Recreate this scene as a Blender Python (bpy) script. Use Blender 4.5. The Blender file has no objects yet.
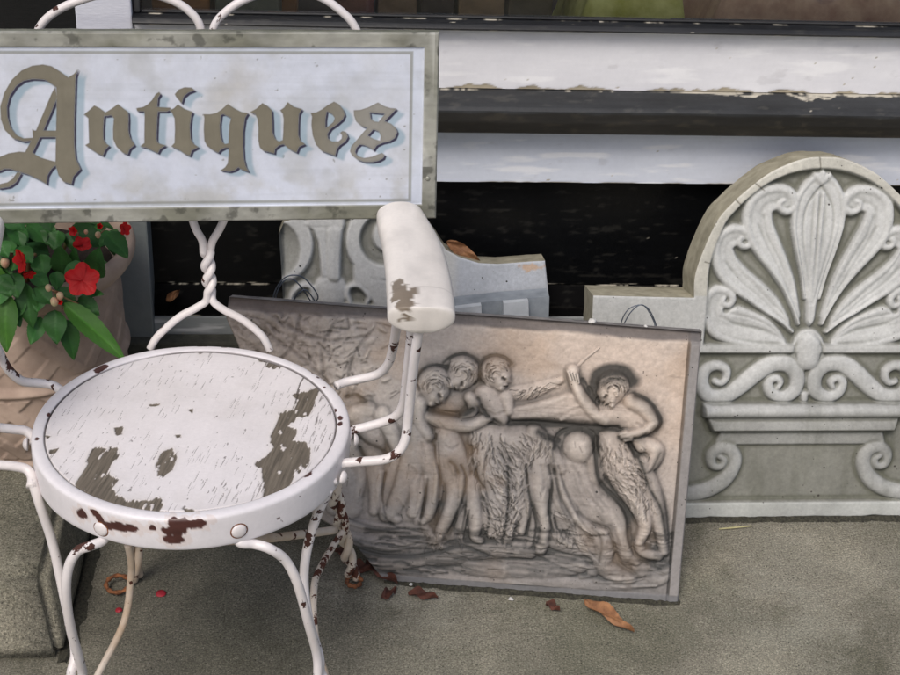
import bpy, bmesh, math, random
import numpy as np
from mathutils import Vector, Matrix

# ------------------------------------------------------------------ camera
sc = bpy.context.scene
FPX, PITCH, YAW, ROLL, CAMH = 1500.0, math.radians(30), math.radians(5.5), math.radians(2.8), 1.5
CF = np.array([math.sin(YAW)*math.cos(PITCH), math.cos(YAW)*math.cos(PITCH), -math.sin(PITCH)])
_R0 = np.array([math.cos(YAW), -math.sin(YAW), 0.0]); _U0 = np.cross(_R0, CF)
CR = _R0*math.cos(ROLL)+_U0*math.sin(ROLL); CU = -_R0*math.sin(ROLL)+_U0*math.cos(ROLL)
CC = np.array([0, 0, CAMH])
cam = bpy.data.cameras.new('camera'); camo = bpy.data.objects.new('camera', cam)
sc.collection.objects.link(camo); sc.camera = camo
cam.sensor_width = 36; cam.lens = 36*FPX/900; cam.clip_start = .05; cam.clip_end = 400
camo.matrix_world = Matrix(((CR[0], CU[0], -CF[0], 0), (CR[1], CU[1], -CF[1], 0), (CR[2], CU[2], -CF[2], CAMH), (0, 0, 0, 1)))

# ------------------------------------------------------------------ light
world = bpy.data.worlds.new('World'); sc.world = world; world.use_nodes = True
wn = world.node_tree.nodes; wl = world.node_tree.links
bg = wn['Background']; sky = wn.new('ShaderNodeTexSky'); sky.sky_type = 'NISHITA'; sky.sun_disc = False
SUN_EL, SUN_AZ = math.radians(52), math.radians(205)      # azimuth clockwise from +Y (behind the camera, slightly left)
sky.sun_elevation = SUN_EL; sky.sun_rotation = SUN_AZ; sky.air_density = 1.0; sky.dust_density = 4.0
wl.new(sky.outputs[0], bg.inputs[0]); bg.inputs[1].default_value = 0.105
sun = bpy.data.lights.new('sun', 'SUN'); suno = bpy.data.objects.new('sun', sun); sc.collection.objects.link(suno)
sun.energy = 1.5; sun.angle = math.radians(24); sun.color = (1, .96, .9)
sd = Vector((math.sin(SUN_AZ)*math.cos(SUN_EL), math.cos(SUN_AZ)*math.cos(SUN_EL), math.sin(SUN_EL)))
suno.rotation_euler = sd.to_track_quat('Z', 'Y').to_euler()
sc.render.engine = 'CYCLES'
sc.view_settings.view_transform = 'Standard'; sc.view_settings.look = 'None'
sc.view_settings.gamma = 1; sc.view_settings.use_curve_mapping = False; sc.view_settings.exposure = 0.24

# ------------------------------------------------------------------ geometry helpers
def ray(x, y): return CF*FPX + CR*(x-450) - CU*(y-337.5)
def onplane(x, y, o, n):
    d = ray(x, y); o = np.array(o, float); n = np.array(n, float)
    return CC + d*((o-CC) @ n)/(d @ n)
def WZ(x, y, z=0.0): return onplane(x, y, (0, 0, z), (0, 0, 1))
def WY(x, y, Y): return onplane(x, y, (0, Y, 0), (0, 1, 0))
class Frame:
    """a slab's own plane: origin, u across, v up the face, n out of the face"""
    def __init__(s, o, u, v):
        s.o = np.array(o, float); s.u = np.array(u, float)/np.linalg.norm(u)
        v = np.array(v, float); v = v-s.u*(v @ s.u); s.v = v/np.linalg.norm(v)
        s.n = np.cross(s.u, s.v)
    def loc(s, x, y):
        p = onplane(x, y, s.o, s.n)-s.o
        return (p @ s.u, p @ s.v)
    def locs(s, pts): return [s.loc(*p) for p in pts]
    def world(s, U, V, N): return s.o + np.outer(U, s.u)+np.outer(V, s.v)+np.outer(N, s.n)
def lean_frame(bl, br, deg, z=0.0):
    a = np.array(bl, float); b = np.array(br, float); u = (b-a)/np.linalg.norm(b-a)
    h = np.array([-u[1], u[0], 0]); r = math.radians(deg)
    return Frame(a, u, np.array([0, 0, 1])*math.cos(r)+h*math.sin(r))

def srgb(r, g, b):
    f = lambda c: (c/255/12.92) if c/255 <= .04045 else ((c/255+.055)/1.055)**2.4
    return np.array([f(r), f(g), f(b)])

rng = np.random.RandomState(7)
_lat = rng.rand(256, 256)
def vnoise(U, V):
    U = np.asarray(U, float); V = np.asarray(V, float)
    i = np.floor(U).astype(int); j = np.floor(V).astype(int); a = U-i; b = V-j
    a = a*a*(3-2*a); b = b*b*(3-2*b)
    g = lambda p, q: _lat[p % 256, q % 256]
    return (g(i, j)*(1-a)+g(i+1, j)*a)*(1-b)+(g(i, j+1)*(1-a)+g(i+1, j+1)*a)*b
def fbm(U, V, o=4):
    s = 0; amp = .5; t = 0
    for k in range(o):
        s = s+amp*vnoise(U*2**k+17.3*k, V*2**k+5.1*k); t += amp; amp *= .5
    return s/t
def blur(a, k):
    for ax in (0, 1):
        for _ in range(2):
            p = np.pad(a, [(k+1, k) if i == ax else (0, 0) for i in (0, 1)], mode='edge')
            c = np.cumsum(p, axis=ax)
            n = a.shape[ax]
            a = (np.take(c, range(2*k+1, 2*k+1+n), axis=ax)-np.take(c, range(0, n), axis=ax))/(2*k+1)
    return a
def sstep(x): x = np.clip(x, 0, 1); return x*x*(3-2*x)
def catmull(P, n=8, closed=False):
    P = np.array(P, float); m = len(P); out = []
    rngi = range(m if closed else m-1)
    for i in rngi:
        if closed: p0, p1, p2, p3 = P[i-1], P[i], P[(i+1) % m], P[(i+2) % m]
        else: p0, p1, p2, p3 = P[max(i-1, 0)], P[i], P[i+1], P[min(i+2, m-1)]
        for k in range(n):
            t = k/n
            out.append(.5*((2*p1)+(-p0+p2)*t+(2*p0-5*p1+4*p2-p3)*t*t+(-p0+3*p1-3*p2+p3)*t**3))
    if not closed: out.append(P[-1])
    return np.array(out)

def poly_sd(U, V, poly):
    """signed distance, negative inside"""
    P = np.array(poly, float); d = np.full(U.shape, 1e9); ins = np.zeros(U.shape, bool)
    for i in range(len(P)):
        a = P[i-1]; b = P[i]; e = b-a
        w0 = U-a[0]; w1 = V-a[1]
        t = np.clip((w0*e[0]+w1*e[1])/(e @ e+1e-20), 0, 1)
        d = np.minimum(d, (w0-e[0]*t)**2+(w1-e[1]*t)**2)
        c = (a[1] > V) != (b[1] > V)
        with np.errstate(divide='ignore', invalid='ignore'):
            xx = a[0]+(V-a[1])*(b[0]-a[0])/(b[1]-a[1] if b[1] != a[1] else 1e-20)
        ins ^= c & (U < xx)
    return np.sqrt(d)*np.where(ins, -1, 1)

def box_of(U0, V0, du, dv, shape, lo, hi):
    i0 = max(int((lo[0]-U0)/du)-1, 0); i1 = min(int((hi[0]-U0)/du)+3, shape[1])
    j0 = max(int((lo[1]-V0)/dv)-1, 0); j1 = min(int((hi[1]-V0)/dv)+3, shape[0])
    return slice(j0, max(j1, j0)), slice(i0, max(i1, i0))

class Field:
    """a carved face on a regular grid in a slab's own plane (metres)"""
    def __init__(s, u0, u1, v0, v1, res):
        s.res = res; s.nu = int((u1-u0)/res)+2; s.nv = int((v1-v0)/res)+2
        s.u0, s.v0 = u0, v0
        s.U, s.V = np.meshgrid(u0+np.arange(s.nu)*res, v0+np.arange(s.nv)*res)
        s.H = np.zeros(s.U.shape)
    def sub(s, pts, pad):
        P = np.array(pts)
        return box_of(s.u0, s.v0, s.res, s.res, s.U.shape, P.min(0)-pad, P.max(0)+pad)
    def stroke_t(s, pts, rad):
        """normalised distance t=d/r (<1 inside) for a tapered stroke; returns slice and t and r"""
        pts = np.array(pts, float); rad = np.array(rad, float)
        sl = s.sub(pts, rad.max()*1.6+.002); U = s.U[sl]; V = s.V[sl]
        T = np.full(U.shape, 9.0); Rr = np.full(U.shape, rad.mean())
        for i in range(len(pts)-1):
            a, b = pts[i], pts[i+1]; e = b-a; L = e @ e+1e-16
            t = np.clip(((U-a[0])*e[0]+(V-a[1])*e[1])/L, 0, 1)
            r = rad[i]+(rad[i+1]-rad[i])*t
            q = np.sqrt((U-a[0]-e[0]*t)**2+(V-a[1]-e[1]*t)**2)/r
            m = q < T; T = np.where(m, q, T); Rr = np.where(m, r, Rr)
        return sl, T, Rr
    def limb(s, pts, rad, h, base=0.0, pw=.5, smooth=6, mode='max'):
        """rounded limb of height h(m) added by max"""
        pts = np.array(pts, float); rad = np.array(rad, float)*np.ones(len(pts))
        if len(pts) > 2 and smooth:
            c = catmull(np.column_stack([pts, rad]), smooth); pts, rad = c[:, :2], c[:, 2]
        if len(pts) == 1: pts = np.vstack([pts, pts+1e-5]); rad = np.append(rad, rad)
        sl, T, Rr = s.stroke_t(pts, rad)
        z = np.where(T < 1, base+h*np.clip(1-T*T, 0, 1)**pw, -9)
        if mode == 'max': s.H[sl] = np.maximum(s.H[sl], z)
        elif mode == 'add': s.H[sl] += np.where(T < 1, h*np.clip(1-T*T, 0, 1)**pw, 0)
    def groove(s, pts, r, d, smooth=6):
        pts = np.array(pts, float); rad = np.ones(len(pts))*r
        if len(pts) > 2: c = catmull(np.column_stack([pts, rad]), smooth); pts, rad = c[:, :2], c[:, 2]
        sl, T, Rr = s.stroke_t(pts, rad)
        s.H[sl] -= d*np.clip(1-T*T, 0, 1)
    def plate(s, poly, h, bevel, base=0.0, dish=0.0):
        sl = s.sub(poly, bevel+.001); d = poly_sd(s.U[sl], s.V[sl], poly)
        z = base+h*sstep(-d/bevel)
        if dish: z = z-dish*sstep((-d-bevel*1.2)/(bevel*5))
        s.H[sl] = np.where(d < 0, np.maximum(s.H[sl], z), s.H[sl])

# ------------------------------------------------------------------ object helpers
COL = sc.collection
def tag(o, label=None, cat=None, group=None, kind=None):
    if label: o['label'] = label
    if cat: o['category'] = cat
    if group: o['group'] = group
    if kind: o['kind'] = kind
    return o
def thing(name, loc, label, cat, group=None, kind=None):
    o = bpy.data.objects.new(name, None); o.empty_display_size = .05; o.location = Vector(loc); COL.objects.link(o)
    return tag(o, label, cat, group, kind)
def base_of(o):
    p = np.zeros(3)
    while o is not None: p = p+np.array(o.location); o = o.parent
    return p
def build(name, V, F, m, parent=None, smooth=True, col=None, loc=None, mats=None, midx=None, attr='Col'):
    """V in world metres; F list of faces or an (n,4) array"""
    V = np.asarray(V, float)
    off = base_of(parent) if parent is not None else np.zeros(3)
    own = np.array(loc, float) if loc is not None else (V.mean(0) if parent is None else off)
    if parent is not None and loc is None: own = off
    me = bpy.data.meshes.new(name)
    if isinstance(F, np.ndarray):
        me.vertices.add(len(V)); me.vertices.foreach_set('co', (V-own).astype(np.float32).ravel())
        k = F.shape[1]; n = len(F)
        me.loops.add(n*k); me.loops.foreach_set('vertex_index', F.astype(np.int32).ravel())
        me.polygons.add(n); me.polygons.foreach_set('loop_start', (np.arange(n)*k).astype(np.int32))
        me.update(calc_edges=True)
    else:
        me.from_pydata([tuple(p) for p in (V-own)], [], [tuple(int(i) for i in f) for f in F]); me.update()
    me.validate()
    for mm in (mats or [m]): me.materials.append(mm)
    if midx is not None: me.polygons.foreach_set('material_index', np.array(midx, np.int32))
    me.polygons.foreach_set('use_smooth', np.full(len(me.polygons), bool(smooth)))
    if col is not None:
        a = me.color_attributes.new(attr, 'FLOAT_COLOR', 'POINT')
        c = np.ones((len(V), 4)); c[:, :3] = col; a.data.foreach_set('color', c.astype(np.float32).ravel())
    o = bpy.data.objects.new(name, me); COL.objects.link(o)
    if parent is not None: o.parent = parent; o.location = Vector(own-off)
    else: o.location = Vector(own)
    return o
def autosmooth(o, ang=35):
    me = o.data; bm = bmesh.new(); bm.from_mesh(me)
    for e in bm.edges:
        if len(e.link_faces) == 2 and e.calc_face_angle(0) > math.radians(ang): e.smooth = False
    bm.to_mesh(me); bm.free()
def bevelbox(lo, hi, b=.003, seg=2, jit=0):
    bm = bmesh.new(); bmesh.ops.create_cube(bm, size=1)
    lo = Vector(lo); hi = Vector(hi)
    for v in bm.verts: v.co = Vector([lo[i]+(v.co[i]+.5)*(hi[i]-lo[i]) for i in range(3)])
    if b: bmesh.ops.bevel(bm, geom=bm.edges[:], offset=b, segments=seg, affect='EDGES', profile=.5)
    V = np.array([v.co[:] for v in bm.verts]); bm.verts.index_update()
    F = [[v.index for v in f.verts] for f in bm.faces]; bm.free()
    return V, F
def join(parts):
    Vs = []; Fs = []; n = 0
    for V, F in parts:
        Vs.append(np.asarray(V, float)); Fs += [[int(i)+n for i in f] for f in F]; n += len(V)
    return np.vstack(Vs), Fs
def tube(P, r, seg=14, n=8, caps=True, smooth=True, flat=1.0, upv=None):
    P = np.array(P, float); r = np.ones(len(P))*np.array(r)
    if smooth and len(P) > 2: c = catmull(np.column_stack([P, r]), n); P, r = c[:, :3], c[:, 3]
    T = np.gradient(P, axis=0); T /= np.linalg.norm(T, axis=1)[:, None]+1e-12
    up = np.array(upv if upv is not None else ([0, 0, 1.0] if abs(T[0][2]) < .9 else [1.0, 0, 0]))
    N = up-T[0]*(up @ T[0]); N /= np.linalg.norm(N)
    V = []
    for i in range(len(P)):
        if upv is not None: N = np.array(upv)-T[i]*(np.array(upv) @ T[i])
        else: N = N-T[i]*(N @ T[i])
        N /= np.linalg.norm(N); B = np.cross(T[i], N)
        for k in range(seg):
            a = 2*math.pi*k/seg
            V.append(P[i]+r[i]*(math.cos(a)*B+math.sin(a)*N*flat))
    F = []
    for i in range(len(P)-1):
        for k in range(seg):
            k2 = (k+1) % seg
            F.append([i*seg+k, i*seg+k2, (i+1)*seg+k2, (i+1)*seg+k])
    if caps: F.append(list(range(seg))[::-1]); F.append([(len(P)-1)*seg+k for k in range(seg)])
    return np.array(V), F
def twist(p0, p1, off, turns, ph=0, n=10):
    p0 = np.array(p0, float); p1 = np.array(p1, float); d = p1-p0; d /= np.linalg.norm(d)
    a = np.cross(d, [0, 1, 0]); a /= np.linalg.norm(a); b = np.cross(d, a)
    A, B = [], []
    m = max(int(turns*n), 3)
    for i in range(m+1):
        t = i/m; an = ph+t*turns*2*math.pi; c = p0+(p1-p0)*t
        A.append(c+off*(math.cos(an)*a+math.sin(an)*b)); B.append(c-off*(math.cos(an)*a+math.sin(an)*b))
    return A, B
def lathe(prof, centre, seg=64, closed=False):
    c = np.array(centre, float); V = []; F = []
    for (r, z) in prof:
        for k in range(seg):
            a = 2*math.pi*k/seg; V.append(c+np.array([r*math.cos(a), r*math.sin(a), z]))
    for i in range(len(prof)-1):
        for k in range(seg):
            k2 = (k+1) % seg; F.append([i*seg+k, i*seg+k2, (i+1)*seg+k2, (i+1)*seg+k])
    return np.array(V), F
def slab_mesh(fr, fld, outline, thick, keep_front=None):
    """front = field clipped to the outline; sides and back closed"""
    P = np.array(outline, float)
    d = poly_sd(fld.U, fld.V, P); ins = d < 0
    U = fld.U.copy(); V = fld.V.copy(); H = fld.H.copy()
    cell = ins[:-1, :-1] | ins[1:, :-1] | ins[:-1, 1:] | ins[1:, 1:]
    use = np.zeros(ins.shape, bool)
    use[:-1, :-1] |= cell; use[1:, :-1] |= cell; use[:-1, 1:] |= cell; use[1:, 1:] |= cell
    out = use & ~ins
    uo = U[out]; vo = V[out]; best = np.full(uo.shape, 1e9); bu = uo.copy(); bv = vo.copy()
    for i in range(len(P)):
        a = P[i-1]; b = P[i]; e = b-a
        t = np.clip(((uo-a[0])*e[0]+(vo-a[1])*e[1])/(e @ e+1e-20), 0, 1)
        x = a[0]+e[0]*t; y = a[1]+e[1]*t; q = (uo-x)**2+(vo-y)**2
        m = q < best; best[m] = q[m]; bu[m] = x[m]; bv[m] = y[m]
    U[out] = bu; V[out] = bv
    edge = sstep((-np.where(ins, d, 0))/.0022)
    H = H*edge-.0015*(1-edge)
    idx = -np.ones(ins.shape, int); idx[use] = np.arange(use.sum())
    W = fr.world(U[use], V[use], H[use])
    j, i = np.nonzero(cell)
    Fq = np.column_stack([idx[j, i], idx[j, i+1], idx[j+1, i+1], idx[j+1, i]])
    # densify the outline for the side walls
    Q = []
    for i in range(len(P)):
        a = P[i-1]; b = P[i]; m = max(int(np.linalg.norm(b-a)/.012), 1)
        for k in range(m): Q.append(a+(b-a)*k/m)
    Q = np.array(Q); n = len(Q)
    cen = Q.mean(0)
    rough = (np.array([fbm(np.array([q[0]*90]), np.array([q[1]*90]))[0] for q in Q])-.5)*.002
    lv = [-.0015, -.004, -thick*.5, -thick+.003, -thick]
    ins_ = [0, 0, 0, 0, .003]
    SV = []
    for L, s_ in zip(lv, ins_):
        q = Q+(cen-Q)/np.linalg.norm(cen-Q, axis=1)[:, None]*(s_+np.where(L < -.003, rough*1.0, 0)[:, None])
        SV.append(fr.world(q[:, 0], q[:, 1], np.full(n, L)))
    SV = np.vstack(SV); SF = []
    area = np.sum(Q[:, 0]*np.roll(Q[:, 1], -1)-np.roll(Q[:, 0], -1)*Q[:, 1])
    for r_ in range(len(lv)-1):
        for k in range(n):
            k2 = (k+1) % n; f = [r_*n+k, (r_+1)*n+k, (r_+1)*n+k2, r_*n+k2]
            SF.append(f if area > 0 else f[::-1])
    back = [(len(lv)-1)*n+k for k in range(n)]; SF.append(back[::-1] if area > 0 else back)
    return W, Fq, SV, SF, use

# ------------------------------------------------------------------ materials
def mat(name): 
    m = bpy.data.materials.new(name); m.use_nodes = True; return m, m.node_tree.nodes, m.node_tree.links, m.node_tree.nodes['Principled BSDF']
def N(ns, t, **k):
    n = ns.new(t)
    for a, b in k.items(): setattr(n, a, b)
    return n
def noise(ns, ls, co, scale, detail=4, rough=.6, dist=0.0):
    n = N(ns, 'ShaderNodeTexNoise'); n.inputs['Scale'].default_value = scale; n.inputs['Detail'].default_value = detail
    n.inputs['Roughness'].default_value = rough; n.inputs['Distortion'].default_value = dist
    if co is not None: ls.new(co, n.inputs['Vector'])
    return n.outputs['Fac']
def ramp(ns, ls, fac, stops):
    r = N(ns, 'ShaderNodeValToRGB'); e = r.color_ramp.elements
    while len(e) < len(stops): e.new(.5)
    for el, (p, c) in zip(e, stops):
        el.position = p; c = (c, c, c) if isinstance(c, (int, float)) else tuple(c); el.color = (*c, 1)
    ls.new(fac, r.inputs[0]); return r.outputs[0]
def mix(ns, ls, fac, a, b, mode='MIX'):
    n = N(ns, 'ShaderNodeMix', data_type='RGBA', blend_type=mode)
    for s, v in ((n.inputs['Factor'], fac), (n.inputs[6], a), (n.inputs[7], b)):
        if hasattr(v, 'is_linked'): ls.new(v, s)
        elif s.type == 'VALUE': s.default_value = v
        else: s.default_value = (*v, 1) if not isinstance(v, (int, float)) else (v, v, v, 1)
    return n.outputs[2]
def bump(ns, ls, b, h, dist=.001, strength=.6, normal=None):
    n = N(ns, 'ShaderNodeBump'); n.inputs['Distance'].default_value = dist; n.inputs['Strength'].default_value = strength
    ls.new(h, n.inputs['Height'])
    if normal is not None: ls.new(normal, n.inputs['Normal'])
    if b is not None: ls.new(n.outputs[0], b.inputs['Normal'])
    return n.outputs[0]
def coords(ns, ls, scale=None, rot=None, kind='Object'):
    t = N(ns, 'ShaderNodeTexCoord')
    if scale is None and rot is None: return t.outputs[kind]
    m = N(ns, 'ShaderNodeMapping'); ls.new(t.outputs[kind], m.inputs[0])
    if scale: m.inputs['Scale'].default_value = scale
    if rot: m.inputs['Rotation'].default_value = rot
    return m.outputs[0]

def m_painted(name, c, chip, rough=.45, amount=.36, scale=45, stain=None, spots=True, stretch=None):
    """old paint with flakes gone to what lies under it"""
    m, ns, ls, b = mat(name); co = coords(ns, ls, stretch)
    n1 = noise(ns, ls, co, scale, 8, .62); n2 = noise(ns, ls, co, scale*.17, 3)
    a = N(ns, 'ShaderNodeMath', operation='ADD'); ls.new(n1, a.inputs[0])
    k = N(ns, 'ShaderNodeMath', operation='MULTIPLY'); ls.new(n2, k.inputs[0]); k.inputs[1].default_value = .55; ls.new(k.outputs[0], a.inputs[1])
    f = ramp(ns, ls, a.outputs[0], [(amount, 1.0), (amount+.012, 0.0)])
    dirt_shade = noise(ns, ls, co, 9, 6, .65)
    base = mix(ns, ls, ramp(ns, ls, dirt_shade, [(.35, 0.0), (.75, 1.0)]), c, stain if stain is not None else np.array(c)*.82)
    under = mix(ns, ls, noise(ns, ls, co, scale*4, 5), np.array(chip)*.55, np.array(chip)*1.3)
    ls.new(mix(ns, ls, f, base, under), b.inputs['Base Color'])
    rr = mix(ns, ls, f, rough, .9); ls.new(rr, b.inputs['Roughness'])
    h = mix(ns, ls, f, noise(ns, ls, co, 220, 3), -.8)
    bump(ns, ls, b, h, .0006, .7)
    return m
def m_attr(name, rough=.8, nscale=120, var=.25, bumpd=.0006, spec=.3, blotch=8, blot=.18, pits=0.0):
    """colour painted on the carving (attribute Col) broken up by grain"""
    m, ns, ls, b = mat(name); co = coords(ns, ls)
    at = N(ns, 'ShaderNodeAttribute', attribute_name='Col')
    g = ramp(ns, ls, noise(ns, ls, co, nscale, 8, .7), [(.3, 1-var), (.7, 1+var*.6)])
    g2 = ramp(ns, ls, noise(ns, ls, co, blotch, 5, .6, .5), [(.3, 1-blot), (.7, 1+blot*.6)])
    c = mix(ns, ls, 1.0, at.outputs['Color'], g, 'MULTIPLY'); c = mix(ns, ls, 1.0, c, g2, 'MULTIPLY')
    h = noise(ns, ls, co, nscale*1.7, 8, .7)
    if pits:
        v = N(ns, 'ShaderNodeTexVoronoi'); v.inputs['Scale'].default_value = pits; ls.new(co, v.inputs['Vector'])
        pm = N(ns, 'ShaderNodeMath', operation='ADD'); ls.new(v.outputs['Distance'], pm.inputs[0])
        k = N(ns, 'ShaderNodeMath', operation='MULTIPLY'); ls.new(noise(ns, ls, co, pits*.35, 2), k.inputs[0]); k.inputs[1].default_value = .9; ls.new(k.outputs[0], pm.inputs[1])
        pf = ramp(ns, ls, pm.outputs[0], [(.42, 1.0), (.48, 0.0)])
        c = mix(ns, ls, pf, c, np.array([.05, .045, .04])); h = mix(ns, ls, pf, h, -1.5)
    ls.new(c, b.inputs['Base Color']); b.inputs['Roughness'].default_value = rough
    b.inputs['Specular IOR Level'].default_value = spec
    bump(ns, ls, b, h, bumpd, .7)
    return m
def m_plain(name, c, rough=.6, var=.2, nscale=60, bumpd=.0004, metal=0, spec=.5, c2=None, stretch=None, sss=0):
    m, ns, ls, b = mat(name); co = coords(ns, ls, stretch)
    n1 = noise(ns, ls, co, nscale, 6, .6)
    ls.new(mix(ns, ls, ramp(ns, ls, n1, [(.3, 0.0), (.7, 1.0)]), np.array(c)*(1-var), (np.array(c2) if c2 is not None else np.array(c)*(1+var))), b.inputs['Base Color'])
    b.inputs['Roughness'].default_value = rough; b.inputs['Metallic'].default_value = metal; b.inputs['Specular IOR Level'].default_value = spec
    if sss: b.inputs['Subsurface Weight'].default_value = sss; b.inputs['Subsurface Radius'].default_value = (.003, .004, .001)
    if bumpd: bump(ns, ls, b, noise(ns, ls, co, nscale*2.5, 6, .65), bumpd, .7)
    return m
def m_ground():
    m, ns, ls, b = mat('pavement_concrete'); co = coords(ns, ls)
    fine = noise(ns, ls, co, 330, 6, .8); mid = noise(ns, ls, co, 120, 6, .75); big = noise(ns, ls, co, 5.0, 7, .68, .5); soft = noise(ns, ls, coords(ns, ls, (1.0, .7, 1)), 2.3, 4, .6, .4)
    c = mix(ns, ls, ramp(ns, ls, mid, [(.3, 0.0), (.7, 1.0)]), srgb(112, 109, 100), srgb(156, 152, 140))
    c = mix(ns, ls, 1.0, c, ramp(ns, ls, big, [(.32, (.60, .60, .57)), (.50, (.94, .93, .91)), (.68, (1.36, 1.34, 1.30))]), 'MULTIPLY')
    c = mix(ns, ls, 1.0, c, ramp(ns, ls, soft, [(.32, (.74, .76, .70)), (.62, (1.14, 1.13, 1.10))]), 'MULTIPLY')
    moss = ramp(ns, ls, noise(ns, ls, co, 8, 6, .75, .8), [(.50, 0.0), (.66, .38)])
    c = mix(ns, ls, moss, c, srgb(88, 87, 68))
    # worn pale places and a dark zone, partly the chair's shade painted in, each with its own ragged outline
    def spot(x, y, r, soft_, wob=.16):
        ge = N(ns, 'ShaderNodeNewGeometry'); vs_ = N(ns, 'ShaderNodeVectorMath', operation='DISTANCE'); ls.new(ge.outputs['Position'], vs_.inputs[0]); vs_.inputs[1].default_value = (x, y, 0)
        a_ = N(ns, 'ShaderNodeMath', operation='ADD'); ls.new(vs_.outputs['Value'], a_.inputs[0]); k_ = N(ns, 'ShaderNodeMath', operation='MULTIPLY_ADD'); ls.new(noise(ns, ls, co, 9, 6, .75), k_.inputs[0]); k_.inputs[1].default_value = wob*3.2; k_.inputs[2].default_value = -wob*1.6; ls.new(k_.outputs[0], a_.inputs[1])
        return ramp(ns, ls, a_.outputs[0], [(max(r-soft_, 0), 1.0), (r+soft_, 0.0)])
    def lay(c, f, k, colr):
        q = N(ns, 'ShaderNodeMath', operation='MULTIPLY'); ls.new(f, q.inputs[0]); q.inputs[1].default_value = k
        return mix(ns, ls, q.outputs[0], c, colr)
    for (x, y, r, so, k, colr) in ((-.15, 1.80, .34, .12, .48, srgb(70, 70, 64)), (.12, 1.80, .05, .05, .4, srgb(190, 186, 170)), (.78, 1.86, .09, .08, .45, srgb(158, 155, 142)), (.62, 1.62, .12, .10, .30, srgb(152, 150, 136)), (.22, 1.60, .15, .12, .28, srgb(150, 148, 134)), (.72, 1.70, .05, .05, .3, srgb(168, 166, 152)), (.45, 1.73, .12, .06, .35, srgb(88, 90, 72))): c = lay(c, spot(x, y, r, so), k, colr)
    c = mix(ns, ls, 1.0, c, ramp(ns, ls, fine, [(.34, .12), (.45, .80), (.54, 1.10), (.66, 2.1)]), 'MULTIPLY')
    v = N(ns, 'ShaderNodeTexVoronoi'); v.inputs['Scale'].default_value = 300; ls.new(co, v.inputs['Vector'])
    lite = ramp(ns, ls, v.outputs['Distance'], [(.14, 1.0), (.22, 0.0)]); gate = ramp(ns, ls, noise(ns, ls, co, 40, 4, .7), [(.52, 0.0), (.60, .8)])
    c = mix(ns, ls, mix(ns, ls, 1.0, lite, gate, 'MULTIPLY'), c, srgb(184, 180, 166))
    v2 = N(ns, 'ShaderNodeTexVoronoi'); v2.inputs['Scale'].default_value = 170; ls.new(co, v2.inputs['Vector'])
    pit = ramp(ns, ls, v2.outputs['Distance'], [(.13, 1.0), (.20, 0.0)]); pg = ramp(ns, ls, noise(ns, ls, co, 22, 4, .7), [(.46, 0.0), (.56, .85)])
    c = mix(ns, ls, mix(ns, ls, 1.0, pit, pg, 'MULTIPLY'), c, srgb(34, 34, 30))
    ls.new(c, b.inputs['Base Color']); b.inputs['Roughness'].default_value = .9; b.inputs['Specular IOR Level'].default_value = .25
    a = N(ns, 'ShaderNodeMath', operation='ADD'); ls.new(fine, a.inputs[0]); ls.new(mid, a.inputs[1])
    bump(ns, ls, b, a.outputs[0], .0022, .9)
    return m
RUST = srgb(72, 42, 34); BARE = srgb(98, 90, 78)
M = {}
M['ground'] = m_ground()
M['iron'] = m_painted('chipped_white_enamel', srgb(222, 217, 218), RUST, .38, .650, 46, srgb(212, 204, 200))
M['iron_rusty'] = m_painted('flaking_white_enamel', srgb(214, 204, 192), srgb(86, 48, 34), .5, .668, 50, srgb(176, 146, 112))
M['rust'] = m_plain('brown_rust', srgb(96, 56, 34), .9, .45, 120, .0012, c2=srgb(150, 96, 60))
M['seatwood'] = m_attr('peeling_seat_paint', .55, 160, .06, .0003, .4, 10, .06)
M['rim'] = m_attr('rim_enamel', .38, 150, .05, .0003, .5, 8, .05)
M['relief'] = m_attr('cast_plaster', .72, 150, .16, .0007, .35, 10, .14, pits=120)
M['frieze'] = m_attr('cast_stone', .8, 170, .16, .0007, .3, 9, .14, pits=85)
M['frieze_side'] = m_plain('stone_side', srgb(150, 145, 124), .85, .22, 40, .001, c2=srgb(176, 170, 150))
M['relief_side'] = m_plain('plaster_side', srgb(118, 114, 112), .85, .3, 50, .0012, c2=srgb(150, 146, 144))
M['sign'] = m_attr('sign_paint', .33, 70, .07, .0002, .5, 14, .10)
M['signside'] = m_plain('sign_edge', srgb(108, 110, 98), .6, .3, 40, .0006)
M['white'] = m_painted('white_board_paint', srgb(214, 216, 226), srgb(120, 108, 96), .42, .475, 26, srgb(182, 184, 198), stretch=(.35, 1, 1.6))
M['black'] = m_painted('black_gloss_paint', srgb(16, 17, 19), srgb(120, 118, 112), .30, .462, 60, srgb(24, 25, 27), stretch=(.6, 1, 1.4))
M['slate'] = m_painted('weathered_black_paint', srgb(52, 53, 55), srgb(62, 54, 46), .5, .62, 34, srgb(40, 40, 42), stretch=(.18, 1, 2.2))
M['post_shade'] = m_painted('shaded_post_paint', srgb(138, 143, 144), srgb(90, 88, 82), .6, .44, 30, srgb(112, 118, 118))  # greyer copy of the post's white, shade held in the colour
M['pot'] = m_plain('buff_terracotta', srgb(160, 138, 124), .85, .16, 14, .0010, c2=srgb(190, 168, 152))
M['soil'] = m_plain('potting_soil', srgb(34, 26, 20), .95, .4, 150, .003)
M['block'] = m_plain('grey_block_concrete', srgb(80, 80, 76), .9, .22, 110, .0015, c2=srgb(116, 115, 108))
M['wire'] = m_plain('galvanised_wire', srgb(96, 104, 116), .4, .2, 200, 0, metal=.5)

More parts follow.
